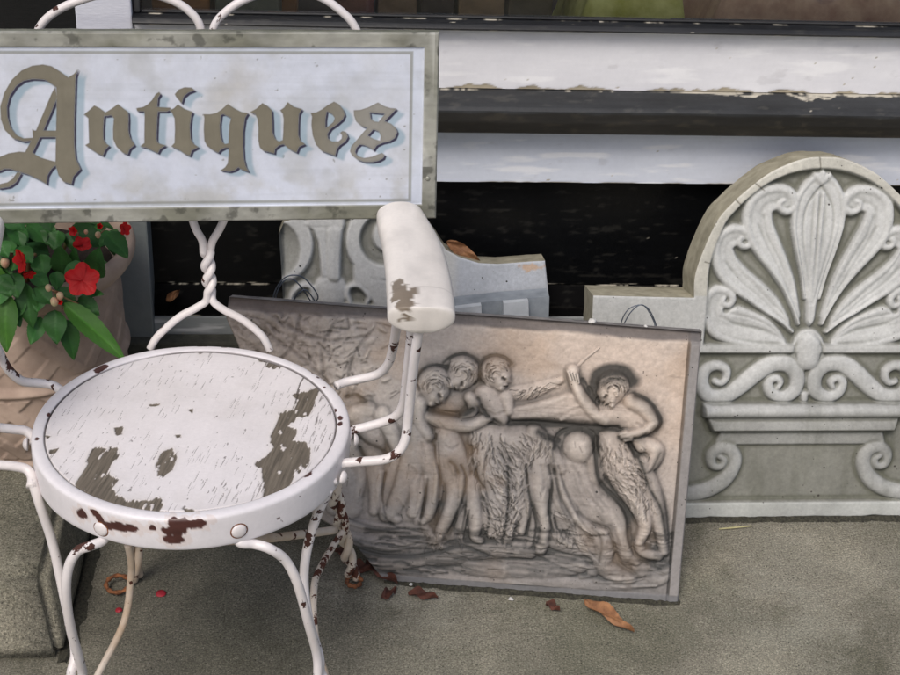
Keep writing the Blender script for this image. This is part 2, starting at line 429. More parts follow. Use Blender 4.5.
def m_leaf(name, c1, c2):
    m, ns, ls, b = mat(name); co = coords(ns, ls)
    at = N(ns, 'ShaderNodeAttribute', attribute_name='Col')
    c = mix(ns, ls, noise(ns, ls, co, 45, 4), c1, c2)
    c = mix(ns, ls, 1.0, c, at.outputs['Color'], 'MULTIPLY')
    ls.new(c, b.inputs['Base Color']); b.inputs['Roughness'].default_value = .5; b.inputs['Specular IOR Level'].default_value = .3
    b.inputs['Subsurface Weight'].default_value = .12; b.inputs['Subsurface Radius'].default_value = (.002, .004, .001)
    bump(ns, ls, b, noise(ns, ls, co, 240, 3), .0004, .5)
    return m
M['leaf'] = m_leaf('impatiens_leaf', srgb(36, 76, 38), srgb(64, 112, 54))
M['leaf_bright'] = m_leaf('young_leaf', srgb(50, 92, 34), srgb(72, 114, 44))
M['petal'] = m_leaf('red_petal', srgb(176, 8, 14), srgb(206, 18, 20))
M['bud'] = m_plain('pale_bud', srgb(196, 196, 150), .5, .1, 60, 0, c2=srgb(214, 140, 120))
M['stem'] = m_plain('plant_stem', srgb(88, 110, 60), .5, .2, 60, 0, c2=srgb(140, 80, 60))
M['dryleaf'] = m_plain('dry_brown_leaf', srgb(120, 78, 50), .75, .3, 60, .0008, c2=srgb(168, 122, 84))
M['darkleaf'] = m_plain('dark_red_brown_leaf', srgb(58, 32, 26), .8, .35, 60, .0012, c2=srgb(100, 58, 44))

# ------------------------------------------------------------------ ground
gv = [(-30, -30, 0), (30, -30, 0), (30, 30, 0), (-30, 30, 0)]
tag(build('pavement', np.array(gv, float), [[0, 1, 2, 3]], M['ground'], loc=(0, 0, 0), smooth=False), kind='structure')

# ------------------------------------------------------------------ shopfront wall
YW = 2.28
def zof(y, Y, x=600): return WY(x, y, Y)[2]
def xof(x, y, Y): return WY(x, y, Y)[0]
wall = thing('shopfront_wall', (0.2, YW, 0), 'white and black painted wooden shopfront under the window behind the carved slabs', 'wall')
XL, XR = -1.8, 1.75
px0 = xof(134, 20, YW)      # right side of the post
def strip(name, prof, m, x0, x1, nseg=60, wob=.0006, parent=wall, seed=0, smooth=False):
    """a moulding: (y,z) profile run along X with slight hand-made waviness"""
    V = []; F = []; k = len(prof)
    for i in range(nseg+1):
        x = x0+(x1-x0)*i/nseg
        for q, (y, z) in enumerate(prof):
            w = (fbm(np.array([x*6+seed]), np.array([q*3.1]))[0]-.5)*2*wob
            V.append((x, y+w, z+w*.7))
    for i in range(nseg):
        for q in range(k):
            q2 = (q+1) % k
            F.append([i*k+q, i*k+q2, (i+1)*k+q2, (i+1)*k+q])
    F.append(list(range(k))[::-1]); F.append([nseg*k+q for q in range(k)])
    return build(name, np.array(V), F, m, parent, smooth)
z22, z33 = zof(22, YW-.014), zof(34, YW-.036)
zA, zB, zC, zD = zof(90, YW-.012), zof(110, YW-.05), zof(136, YW-.052), zof(183, YW-.01)
BK = YW+.09
def board(name, prof, front, x0, x1, fn, m, wob=.0006, seed=0, step=.0030):
    """prof: closed (y,z) profile; its first `front` points are the face one sees, densely meshed and worn"""
    fp = [np.array(prof[0])]
    for a_, b_ in zip(prof[:front-1], prof[1:front]):
        a_ = np.array(a_); b_ = np.array(b_); k_ = max(int(np.linalg.norm(b_-a_)/.0022), 1)
        for q in range(1, k_+1): fp.append(a_+(b_-a_)*q/k_)
    pr2 = fp+[np.array(p) for p in prof[front:]]; K = len(pr2); nf = len(fp)
    nx = int((x1-x0)/step)+1; X = np.linspace(x0, x1, nx); PP = np.array(pr2)
    XX = np.repeat(X, K); YY = np.tile(PP[:, 0], nx); ZZ_ = np.tile(PP[:, 1], nx)
    arc = np.concatenate([[0], np.cumsum(np.linalg.norm(np.diff(np.array(fp), axis=0), axis=1))]); arc = np.concatenate([arc, np.full(K-nf, arc[-1])])
    SS = np.tile(arc, nx); isf = np.tile(np.arange(K) < nf, nx)
    w = (fbm(XX*5+seed, SS*14+seed, 3)-.5)*2*wob*isf
    c_, dep = fn(XX, SS, arc[-1], ZZ_)
    YY = YY+w+dep*isf; ZZ_ = ZZ_+w*.4
    V_ = np.column_stack([XX, YY, ZZ_]); I, J = np.meshgrid(np.arange(nx-1), np.arange(K), indexing='ij')
    F_ = np.column_stack([(I*K+J).ravel(), (I*K+(J+1) % K).ravel(), ((I+1)*K+(J+1) % K).ravel(), ((I+1)*K+J).ravel()])
    return autosm(build(name, V_, F_, m, wall, True, col=c_))
def autosm(o): autosmooth(o, 40); return o
def white_fn(sd, lo, hi, lowchip):
    def fn(X, S, L_, Z):
        g = fbm(X*30+sd, S*240, 4); n = fbm(X*7+sd, S*30, 5); base = srgb(*lo)*(1-n[:, None])+srgb(*hi)*n[:, None]
        base = base*(.97+.06*g[:, None])
        sm = np.clip((fbm(X*9+sd*3, S*60+4, 5)-.60)*9, 0, 1)*.55; base = base*(1-sm[:, None])+srgb(250, 250, 252)*sm[:, None]
        dt = np.clip((fbm(X*26, S*50+sd, 5)-.74)*14, 0, 1)*.18; base = base*(1-dt[:, None])+srgb(140, 136, 138)*dt[:, None]
        e = (fbm(X*34+sd, S*8, 5)-.36)*lowchip; ch = np.clip((e-S)/.0012, 0, 1)              # flaked lower arris
        e2 = (fbm(X*20+sd+9, S*6, 4)-.58)*.02; ch = np.maximum(ch, np.clip((e2-(L_-S))/.0012, 0, 1))
        sp = np.clip((fbm(X*90+sd, S*260, 3)-.875)*40, 0, 1); ch = np.maximum(ch, sp)
        cc = srgb(176, 166, 146)*(.6+.6*g[:, None])
        return base*(1-ch[:, None])+cc*ch[:, None], ch*.0008
    return fn
def black_fn(sd, lo, hi, amt=.0, creamx=None, dust=.5):
    def fn(X, S, L_, Z):
        g = fbm(X*24+sd, S*300, 4); n = fbm(X*6+sd, S*26, 5); base = srgb(*lo)*(1-n[:, None])+srgb(*hi)*n[:, None]; base = base*(.75+.5*g[:, None])
        du = np.clip((fbm(X*40+sd, S*120, 5)-.64)*9, 0, 1)*dust; base = base*(1-du[:, None]*.35)+srgb(96, 94, 88)*du[:, None]*.35
        sp = np.clip((fbm(X*70+sd, S*210, 3)-(.905-amt))*40, 0, 1)
        e = (fbm(X*46+sd, S*8, 5)-.58)*.010; ch = np.maximum(sp, np.clip((e-(L_-S))/.001, 0, 1)); ch = np.maximum(ch, np.clip((e*.6-S)/.001, 0, 1))
        if creamx is not None:
            k_ = np.exp(-((X-creamx)/.13)**2); e = (fbm(X*26+sd, S*5, 5)-.30)*.045*k_; ch = np.maximum(ch, np.clip((e-(L_-S))/.0015, 0, 1)*np.clip((fbm(X*60, S*300, 3)-.30)*8, 0, 1))
        cc = srgb(190, 184, 170)*(.6+.6*g[:, None])
        return base*(1-ch[:, None])+cc*ch[:, None], -ch*.0004
    return fn
M['boardw'] = m_attr('worn_white_board', .42, 90, .035, .00025, .45, 12, .04)
M['boardk'] = m_attr('worn_black_board', .42, 110, .12, .0003, .42, 12, .12)
M['ledgek'] = m_attr('dull_black_paint', .85, 110, .2, .0004, .08, 12, .15)
M['panelk'] = m_attr('black_panel_paint', .34, 110, .12, .0003, .28, 12, .12)
XR = 1.75
px0 += .002
board('upper_board', [(YW-.012, zA), (YW-.012, z33), (YW+.006, z33), (YW+.006, zA)], 2, px0, XR, white_fn(3, (220, 220, 226), (236, 236, 240), .019), M['boardw'], seed=3)
board('window_sill', [(YW-.034, z33+.0015), (YW-.037, z33+.005), (YW-.036, z22-.006), (YW-.030, z22-.001), (YW-.014, z22), (YW+.004, z22), (YW+.004, z33+.0015)], 5, px0, XR, black_fn(5, (20, 21, 24), (34, 36, 40), .02), M['boardk'], seed=5)
cx_ = WY(800, 105, YW-.03)[0]
def slatefn(X, S, L_, Z):
    c_, d_ = black_fn(8, (36, 37, 38), (60, 62, 65), .035, cx_, .8)(X, S, L_, Z)
    lowm = sstep((zB-.004-Z+.004*(fbm(X*30, Z*0, 3)-.5))/.004)[:, None]; return c_*(1-lowm)+c_*lowm*np.array([.52, .45, .36]), d_  # same paint all over; lower face darkened and browned to paint in its shade
board('black_moulding', [(YW-.046, zC), (YW-.054, zC+.004), (YW-.055, (zB+zC)/2), (YW-.053, zB-.003), (YW-.047, zB+.002), (YW-.016, zA-.0015), (BK, zA-.0015), (BK, zC)], 6, px0, XR, slatefn, M['boardk'], seed=8, wob=.0012)
board('lower_board', [(YW-.010, zD), (YW-.010, zC-.0015), (BK, zC-.0015), (BK, zD)], 2, px0, XR, white_fn(12, (202, 208, 222), (220, 225, 236), .004), M['boardw'], seed=12)
zE = zof(290, YW+.0); zG = zof(315, YW-.005, 170)
board('black_panel', [(YW+.022, zE), (YW+.022, zD-.012), (YW+.006, zD-.0015), (BK, zD-.0015), (BK, zE)], 3, px0, XR, black_fn(20, (9, 10, 12), (15, 16, 18), .0, None, .35), M['panelk'], seed=20)
board('panel_ledge', [(YW-.006, zG), (YW-.004, zG+.02), (YW+.020, zE-.0015), (BK, zE-.0015), (BK, zG)], 3, px0, XR, black_fn(22, (8, 8, 9), (15, 15, 16), -.02, None, .3), M['ledgek'], seed=22)
board('base_board', [(YW-.012, 0), (YW-.012, zG-.0015), (BK, zG-.0015), (BK, 0)], 2, px0, XR, white_fn(25, (150, 155, 156), (168, 172, 174), .004), M['boardw'], seed=25)
pl0 = xof(75, 10, YW-.02)
V, F = bevelbox((pl0, YW-.022, .56), (px0-.002, YW+.10, 1.75), .003)
build('post', V, F, M['white'], wall, False)
V, F = bevelbox((pl0-.004, YW-.026, 0), (px0+.001, YW+.10, .559), .003)
build('post_shaded', V, F, M['post_shade'], wall, False)  # lower part of the post, its shade put into a greyer paint
# dark door left of the post
V, F = bevelbox((XL, YW+.03, 0), (pl0-.002, YW+.07, 1.75), .002)
build('door_panel', V, F, M['black'], wall, False)

# window: frame, glass, what is on display behind it
win = thing('shop_window', (.3, YW+.05, z22), 'shop window pane above the black sill with dim goods behind the glass', 'window')
def m_glass():
    m, ns, ls, b = mat('window_glass'); ns.remove(b)
    out = ns['Material Output']; tr = N(ns, 'ShaderNodeBsdfTransparent'); gl = N(ns, 'ShaderNodeBsdfGlossy'); gl.inputs['Roughness'].default_value = .04
    tr.inputs[0].default_value = (.93, .95, .94, 1)
    fr = N(ns, 'ShaderNodeFresnel'); fr.inputs[0].default_value = 1.5; mx = N(ns, 'ShaderNodeMixShader')
    ls.new(fr.outputs[0], mx.inputs[0]); ls.new(tr.outputs[0], mx.inputs[1]); ls.new(gl.outputs[0], mx.inputs[2]); ls.new(mx.outputs[0], out.inputs[0])
    return m
M['glass'] = m_glass()
zs = z22+.001
V, F = bevelbox((px0, YW-.006, zs+.0035), (XR, YW-.002, zs+1.0), 0)
build('glass_pane', V, F, M['glass'], win, False)
V, F = join([bevelbox((px0, YW-.013, zs), (px0+.010, YW+.03, zs+1.0), .002), bevelbox((px0+.011, YW-.011, zs), (XR, YW+.001, zs+.003), .001)])
build('window_frame', V, F, M['slate'], win, False)
# display shelf floor inside
M['interior'] = m_plain('dark_interior', srgb(46, 36, 32), .8, .3, 5, .001)
V, F = bevelbox((XL, YW+.095, zs-.16), (XR+.1, YW+1.2, zs-.136), 0)
build('display_floor', V, F, M['interior'], wall, False)
V, F = bevelbox((XL, YW+1.2, 0), (XR+.1, YW+1.25, 2.2), 0)
build('back_wall', V, F, M['interior'], wall, False)

# goods on display behind the glass
zf = zs-.135
def display_box(name, x0, x1, y0, y1, h, m, label, cat):
    V, F = bevelbox((x0, y0, zf), (x1, y1, zf+h), .004); o = build(name, V, F, m, None, False, loc=((x0+x1)/2, (y0+y1)/2, zf))
    tag(o, label, cat); return o
M['brownwood'] = m_plain('varnished_brown_wood', srgb(150, 96, 60), .4, .3, 12, .0003, c2=srgb(196, 136, 86), stretch=(1, 1, 6))
M['orangewood'] = m_plain('orange_wood', srgb(196, 128, 74), .4, .2, 14, .0003, c2=srgb(168, 110, 62))
M['greytin'] = m_plain('grey_green_tin', srgb(116, 118, 104), .6, .2, 20, .0003)
M['book'] = m_plain('dark_book_cloth', srgb(62, 36, 34), .7, .3, 20, .0003)
display_box('wooden_box', -.285, -.19, 2.44, 2.62, .30, M['brownwood'], 'brown wooden box just right of the white post behind the glass', 'box')
display_box('metal_box', -.18, -.075, 2.42, 2.56, .12, M['greytin'], 'low grey green metal box lying behind the window glass', 'box')
display_box('wooden_crate', -.10, -.05, 2.60, 2.74, .34, M['orangewood'], 'orange brown wooden upright standing behind the grey metal box', 'wood post')
rb = random.Random(4)
x = .02
bk = 0
bl = ['dark red book standing leftmost in the row in the window', 'brown book second from the left in the window row', 'dark book in the middle of the window row', 'brown book fourth in the window row', 'dark book at the right end of the row, next to the yellow green cloth']
for i in range(5):
    w = rb.uniform(.06, .085)
    c = [srgb(120, 66, 56), srgb(140, 112, 88), srgb(70, 56, 52), srgb(160, 130, 98), srgb(96, 84, 66)][i]
    th = thing('book', (x+w/2, 2.5, zf), bl[i], 'book', 'books standing in the shop window')
    V, F = bevelbox((x, 2.46, zf), (x+w-.004, 2.60, zf+.24+rb.uniform(0, .04)), .004)
    build('cover', V, F, m_plain('book_cloth', c, .6, .3, 30, .0004), th, False)
    V, F = bevelbox((x+.006, 2.4585, zf+.05), (x+w-.010, 2.4598, zf+.056), 0)
    build('title_band', V, F, M['orangewood'], th, False)
    x += w+.002
def cloth_heap(name, x0, x1, y0, y1, h, c1, c2, label, cat, sc_=14):
    nx, ny = 70, 30; X, Y = np.meshgrid(np.linspace(x0, x1, nx), np.linspace(y0, y1, ny))
    e = np.minimum(np.minimum((X-x0), (x1-X))/.05, np.minimum((Y-y0), (y1-Y))/.04)
    Z = zf+.004+h*sstep(e)**.6*(.5+.8*fbm(X*sc_, Y*sc_, 4))
    V = np.column_stack([X.ravel(), Y.ravel(), Z.ravel()])
    F = [[j*nx+i, j*nx+i+1, (j+1)*nx+i+1, (j+1)*nx+i] for j in range(ny-1) for i in range(nx-1)]
    V2 = np.column_stack([X.ravel(), Y.ravel(), np.full(X.size, zf)]);
    rim = [i for i in range(nx)]+[j*nx+nx-1 for j in range(1, ny)]+[(ny-1)*nx+i for i in range(nx-2, -1, -1)]+[j*nx for j in range(ny-2, 0, -1)]
    n0 = len(V); V = np.vstack([V, V2[rim]])
    for q in range(len(rim)): F.append([rim[q], n0+q, n0+(q+1) % len(rim), rim[(q+1) % len(rim)]])
    o = build(name, V, F, m_plain(name+'_cloth', c1, .9, .25, 22, .001, c2=c2), None, True, loc=((x0+x1)/2, (y0+y1)/2, zf)); tag(o, label, cat)
cloth_heap('folded_cloth', .40, .62, 2.38, 2.62, .17, srgb(206, 200, 84), srgb(240, 234, 150), 'yellow green folded cloth in the window, left of the pink brown one', 'cloth')
cloth_heap('folded_blanket', .625, 1.25, 2.38, 2.66, .16, srgb(190, 140, 118), srgb(224, 186, 156), 'pink brown folded blanket at the right end of the window', 'blanket')

# ------------------------------------------------------------------ anthemion slab (right)
aBL = WZ(690, 520); aBR = WZ(900, 518); aBL[1] = aBR[1] = (aBL[1]+aBR[1])/2
FA = lean_frame(aBL, aBR, 16.3)
def axu(v):                                  # the carving's axis of symmetry
    t = FA.loc(827, 172); b = FA.loc(803, 400)
    return t[0]+(v-t[1])*(b[0]-t[0])/(b[1]-t[1])
AX = .5*(FA.loc(827, 172)[0]+FA.loc(800, 430)[0])
def mir(P): return [(2*AX-p[0], p[1]) for p in P]
sA = .0017
topv = FA.loc(822, 157)[1]; shv = FA.loc(697, 296)[1]
shu = FA.loc(593.5, 294)[0]
# semicircular head from the traced left half, mirrored
archL = FA.locs([(694.5, 298), (695, 278), (702, 255), (717, 222), (733, 203), (751, 187), (770, 173), (790, 163.5), (808, 158)])
arch = catmull(archL+[(AX, topv)]+mir(archL)[::-1], 6)
inL = FA.locs([(707, 299), (710, 264), (724, 226), (738, 208), (753, 194), (770, 182), (788, 174), (806, 169.5)])
inner = catmull(inL+[(AX, FA.loc(822, 168)[1])]+mir(inL)[::-1], 6)
full = 2*AX-shu
outline = [(shu, 0.0), (full, 0.0), (full, shv)]+[tuple(p) for p in arch[::-1]]+[(shu, shv)]
fa = Field(shu-.004, full+.004, -.004, topv+.006, .0012)
# algae-darkened ground of the panel recessed, masks for colour
L = lambda *p: FA.locs(p)
light = np.zeros(fa.U.shape)
def mark(fn, amt=1.0):
    global light
    before = fa.H.copy(); fn(); light = np.where(fa.H > before+.0004, np.maximum(light, amt), light)
# shoulders and border ring stand higher than the recessed ground
ringpoly = [tuple(p) for p in arch]+[tuple(p) for p in inner[::-1]]
REC = -.016
headpoly = [tuple(p) for p in inner]+[(2*AX-FA.loc(707, 347)[0], FA.loc(703, 347)[1]), FA.loc(703, 347)]
dh = poly_sd(fa.U, fa.V, headpoly); fa.H += REC*sstep(-dh/.006)
botv = FA.loc(795, 503)[1]
lowpoly = [FA.loc(690, 353), (2*AX-FA.loc(690, 353)[0], FA.loc(800, 353)[1]), (2*AX-FA.loc(690, 353)[0], botv), (FA.loc(690, 503)[0]-.03, botv), (FA.loc(690, 353)[0]-.03, FA.loc(690, 353)[1])]
dl = poly_sd(fa.U, fa.V, lowpoly); fa.H += -.012*sstep(-dl/.004)*(dh > 0)
base_field = (np.minimum(dh, dl) < -.001)
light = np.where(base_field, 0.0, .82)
fa.H += .0012*(fbm(fa.U*70, fa.V*70)-.5)*(light < .5)+.0005*(fbm(fa.U*30, fa.V*30)-.5)
def both(f):
    f(lambda P: P); f(mir)
# petals: plates with raised curled rims
def petal(rim, rad, body, ht, S, veins=()):
    P = S(FA.locs(rim))
    bodyP = S(FA.locs(body)) 
    poly = list(catmull(P, 4)[:, :2])[:max(4*len(rim)-18, 8)]+[tuple(p) for p in catmull(bodyP, 4)]
    def f():
        fa.plate(poly, ht*.9, .006, REC, dish=ht*.45)
        fa.limb(P, np.array(rad)*sA, ht*1.0, REC+ht*.12, .42)
    mark(f)
    for vn in veins: fa.groove(S(FA.locs(vn)), .0026, .0016)
p4r = [(788, 347), (770, 346.5), (750, 345), (733, 342), (718, 336), (709, 324), (706, 311), (709, 298), (718, 291), (729, 292.5), (734, 300), (730, 306.5), (724, 304), (725.5, 299)]
p4d = [2.5, 3, 3.5, 4, 5, 5.5, 5.5, 5, 5, 4.8, 4.5, 4, 3.4, 3]
p4b = [(727, 312), (738, 306), (752, 310), (770, 318), (782, 330), (790, 343)]
p3r = [(794, 333), (782, 322), (767, 312), (752, 301), (737, 290), (724, 277), (717, 259), (719, 241), (730, 231), (743, 230.5), (751.5, 238), (750, 246), (743.5, 247), (740, 242.5), (742.5, 238.5)]
p3d = [2, 2.5, 3, 3.5, 4.5, 5, 5.5, 5.5, 5, 5, 4.6, 4.2, 3.8, 3.3, 3]
p3b = [(737, 250), (741, 259), (752, 271), (768, 285), (782, 300), (793, 320)]
p2r = [(800, 325), (795, 310), (786, 290), (774, 271), (761, 254), (751, 238), (748.5, 219), (754, 201), (768, 191.5), (784, 190), (794.5, 197), (796, 207), (789, 212), (782, 209.5), (781, 203.5), (785, 201)]
p2d = [2, 2.5, 3, 4, 4.5, 5, 5.5, 6, 5.5, 5.5, 5.5, 5, 4.6, 4, 3.4, 3]
p2b = [(776, 214), (777, 224), (784, 242), (792, 262), (799, 285), (804, 318)]
def petals(S):
    petal(p4r, p4d, p4b, .011, S, [[(722, 318), (740, 326), (765, 331), (784, 341)], [(728, 314), (748, 318), (768, 326), (786, 340)]])
    petal(p3r, p3d, p3b, .012, S, [[(730, 252), (741, 272), (760, 290), (790, 322)], [(726, 262), (741, 281), (762, 299), (788, 324)]])
    petal(p2r, p2d, p2b, .013, S, [[(765, 216), (769, 236), (782, 262), (800, 312)], [(760, 226), (768, 246), (784, 277), (799, 318)]])
both(petals)
cpl = [(806, 322), (806, 300), (803, 275), (798, 248), (795.5, 225), (798, 203), (806, 188), (816, 178), (824, 174)]
cpL = FA.locs(cpl); cpoly = catmull([(AX, FA.loc(808, 330)[1])]+cpL+[(AX, FA.loc(826, 172)[1])], 5)
cfull = [tuple(p) for p in cpoly]+[(2*AX-p[0], p[1]) for p in cpoly[::-1]]
def centre():
    fa.plate(cfull, .012, .006, REC, dish=.004)
    rr = [tuple(p) for p in FA.locs(cpl[1:])]
    fa.limb(rr, np.array([1.5, 2, 3, 4, 4.5, 5, 5, 4.5])*sA*.8, .011, REC+.003, .5)
    fa.limb(mir(rr), np.array([1.5, 2, 3, 4, 4.5, 5, 5, 4.5])*sA*.8, .011, REC+.003, .5)
    a = FA.loc(826, 194); b = FA.loc(808, 318)
    for o in (-.0032, .0032): fa.limb([(AX+o*1.5, a[1]), (AX+o, b[1])], .0028, .005, REC+.008, .5)
mark(centre)
inr = FA.locs([(812, 305), (808, 270), (804, 235), (807, 210), (816, 194), (823, 187)])
for S in (lambda P: P, mir): fa.groove(S(inr), .0020, .003)
tv = FA.loc(826, 177)[1]
mark(lambda: [fa.limb([(AX, tv-.008), (AX+dx, tv+dy)], .006, .006, REC+.010, .5) for dx, dy in ((-.011, .002), (0, .005), (.011, .002))])
# thin fillet, bud, S scrolls
fil = [(FA.loc(700, 348)[0], FA.loc(700, 347.5)[1]), (2*AX-FA.loc(700, 348)[0], FA.loc(700, 347.5)[1])]
mark(lambda: fa.limb(fil, .0055, .010, REC+.004, .35, smooth=0), .8)
bud = catmull(FA.locs([(793, 362), (789, 349), (793, 338), (801, 331), (809, 329), (817, 331)]), 4)
budc = FA.loc(808, 352)
def budf():
    ang = np.linspace(0, 2*math.pi, 40)
    fa.plate([(AX+.030*math.cos(a), budc[1]+.038*math.sin(a)*(1 if math.sin(a) > 0 else .9)) for a in ang], .013, .005, REC, .003)
    fa.limb([(AX, budc[1]-.012), (AX, budc[1]+.010)], .021, .012, REC+.008, .5)
mark(budf)
fa.groove([(AX+.0235*math.cos(a), budc[1]+.031*math.sin(a)) for a in np.linspace(-.5, math.pi+.5, 24)], .0026, .006, 2)
Sp = [(716, 382.5), (722, 384), (727, 379), (727, 371), (718, 366.5), (707, 371), (703, 384), (710, 396.5), (726, 397), (742, 387), (758, 374), (774, 364.5), (790, 365.5), (798.5, 377), (796, 391), (784.5, 398), (773, 394), (769.5, 384.5), (775.5, 379), (781.5, 382.5), (779, 388)]
Sr = [3.4, 3.8, 4.2, 4.8, 5.2, 6, 7, 7.8, 8.4, 8.8, 9.2, 9.2, 8.8, 8.2, 7.6, 7, 6.2, 5.2, 4.4, 3.8, 3.2]
def scrolls(S):
    P = S(FA.locs(Sp))
    mark(lambda: (fa.limb(P, np.array(Sr)*sA, .012, REC+.004, .38, 5)))
both(scrolls)
dv = FA.loc(802, 398)
mark(lambda: fa.limb([(AX, dv[1]+.004), (AX, dv[1]-.004)], .0075, .009, REC+.004, .5))
# cornice
def hband(ya, yb, xa, xb, h0, h1, kind):
    va = FA.loc(800, ya)[1]; vb = FA.loc(800, yb)[1]
    ua = FA.loc(xa[0], ya)[0]-AX; ub = FA.loc(xb[0], yb)[0]-AX
    t = np.clip((va-fa.V)/(va-vb), 0, 1); half = np.abs(ua+(ub-ua)*t)
    m = (fa.V < va) & (fa.V > vb)
    e = sstep((half-np.abs(fa.U-AX))/.0025)
    if kind == 'bead': z = h0+(h1-h0)*np.sqrt(np.clip(1-(2*t-1)**2, 0, 1))
    elif kind == 'cove': z = h0+(h1-h0)*(1-np.sqrt(np.clip(1-(1-t)**2, 0, 1)))
    else: z = h0+(h1-h0)*t
    global light
    zz = -.012+(z+.012)*e
    ok = m & (e > .02)
    light = np.where(ok & (e > .4), .85 if kind == 'bead' else .55, light)
    fa.H = np.where(ok, np.maximum(fa.H, zz), fa.H)
hband(404, 418, (703,), (703,), -.004, .014, 'bead')
hband(418, 430, (707,), (711,), .010, -.002, 'cove')
hband(430, 432.5, (711,), (711,), -.001, -.001, 'flat')
hband(433, 446, (720,), (715,), -.003, -.007, 'flat')
# corner scrolls at the foot
ck = [(912, 494), (899, 493), (884, 488.5), (871, 478.5), (865, 462.5), (870.5, 451), (881, 448.5), (888.5, 455.5), (886, 465), (878.5, 466.5), (875.5, 460.5), (880, 457)]
cr = [8.5, 8.5, 8.5, 8.5, 8, 7.4, 6.6, 5.8, 5, 4.4, 4, 3.8]
def corners(S):
    mark(lambda: fa.limb(S(FA.locs(ck)), np.array(cr)*sA, .012, -.012, .42, 5), .75)
both(corners)
# foot strip
ft = (fa.V < botv); light = np.where(ft, 1.0, light)
fa.H = np.where(ft, .001*(fbm(fa.U*60, fa.V*60)-.5), fa.H)
rag = .006*fbm(fa.U*25, fa.V*0, 4)
fa.H = fa.H-.010*sstep((rag+.001-fa.V)/.003)
fa.H = blur(fa.H, 1)
# cracks across the ring
for (p, q) in (((820, 156), (821, 169)), ((756, 184), (764, 190)), ((736, 200), (742, 206))): fa.groove(FA.locs([p, q]), .0009, .0012)
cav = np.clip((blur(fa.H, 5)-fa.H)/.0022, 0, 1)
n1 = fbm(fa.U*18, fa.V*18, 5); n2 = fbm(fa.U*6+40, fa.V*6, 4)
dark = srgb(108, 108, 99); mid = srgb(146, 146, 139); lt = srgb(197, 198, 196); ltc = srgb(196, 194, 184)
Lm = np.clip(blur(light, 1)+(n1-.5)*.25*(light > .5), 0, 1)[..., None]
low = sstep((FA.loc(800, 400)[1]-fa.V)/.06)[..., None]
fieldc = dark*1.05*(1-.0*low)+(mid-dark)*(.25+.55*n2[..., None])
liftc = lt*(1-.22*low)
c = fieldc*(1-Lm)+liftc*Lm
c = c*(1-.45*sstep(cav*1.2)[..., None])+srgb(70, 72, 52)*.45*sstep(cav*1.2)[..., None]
st = np.clip((fbm(fa.U*45, fa.V*7+11, 5)-.52)*5, 0, 1)*sstep((AX*0+FA.loc(800, 350)[1]+.1-fa.V)/.2)
c = c*(1-.22*st[..., None])+srgb(84, 86, 70)*.22*st[..., None]
gk = (fbm(fa.U*120, fa.V*120, 4)-.5)[..., None]; c = c*(1+.20*gk)
bl_ = np.clip((fbm(fa.U*9+3, fa.V*9+60, 5)-.5)*3.5, 0, 1)[..., None]; c = c*(1-.16*bl_)
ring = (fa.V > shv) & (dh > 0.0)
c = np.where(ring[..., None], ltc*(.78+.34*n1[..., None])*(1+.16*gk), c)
for (p_, q_) in (((820, 156), (821, 170)), ((755, 183), (765, 191)), ((735, 199), (743, 207)), ((705, 262), (712, 264))):
    sl, T_, _ = fa.stroke_t(FA.locs([p_, q_]), np.array([.0016, .0012])); k_ = np.clip(1.2-T_, 0, 1)[..., None]*.7; c[sl] = c[sl]*(1-k_)+srgb(70, 64, 50)*k_
c = np.where((fa.V < botv)[..., None], srgb(176, 178, 174)*(.75+.5*n1[..., None])*(1-.6*sstep((rag+.002-fa.V)/.004)[..., None]), c)
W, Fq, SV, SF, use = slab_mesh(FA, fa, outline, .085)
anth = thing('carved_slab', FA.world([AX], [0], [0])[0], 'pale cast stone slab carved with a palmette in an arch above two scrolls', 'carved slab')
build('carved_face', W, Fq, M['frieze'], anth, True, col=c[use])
autosmooth(build('slab_body', SV, SF, M['frieze_side'], anth, True), 40)

# ------------------------------------------------------------------ console fragment (behind the arm of the chair)
FB = lean_frame((0.0, 2.12, 0), (.4, 2.12, 0), 12.5)
Lb = FB.locs
sB = .00165
outB = Lb([(284, 330), (283, 299), (281, 262), (279, 234), (284, 222), (300, 218), (420, 216), (437, 236), (446, 250), (460, 257.5), (479, 263.3), (498, 264.2), (515, 263), (530, 261.8), (545, 261), (547, 280), (549, 296.5), (500, 300.5), (452, 306), (448, 330)])
outB = [(p[0], p[1]) for p in outB]
# it reaches the ground behind the leaning relief
outB = [(outB[0][0], 0.0)]+outB[1:-1]+[(outB[-1][0], 0.0)]
ub = [p[0] for p in outB]; vb = [p[1] for p in outB]
fb = Field(min(ub)-.004, max(ub)+.004, -.004, max(vb)+.004, .0014)
RB = -.012
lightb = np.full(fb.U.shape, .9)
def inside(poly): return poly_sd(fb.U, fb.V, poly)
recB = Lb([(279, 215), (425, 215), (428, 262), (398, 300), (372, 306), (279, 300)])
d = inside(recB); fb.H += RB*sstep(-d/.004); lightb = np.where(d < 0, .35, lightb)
def markb(fn, a=.95):
    global lightb
    b0 = fb.H.copy(); fn(); lightb = np.where(fb.H > b0+.0004, a, lightb)
def ell(cx, cy, rx, ry, n=40, a0=0, a1=2*math.pi): return Lb([(cx+rx*math.cos(a), cy+ry*math.sin(a)) for a in np.linspace(a0, a1, n)])
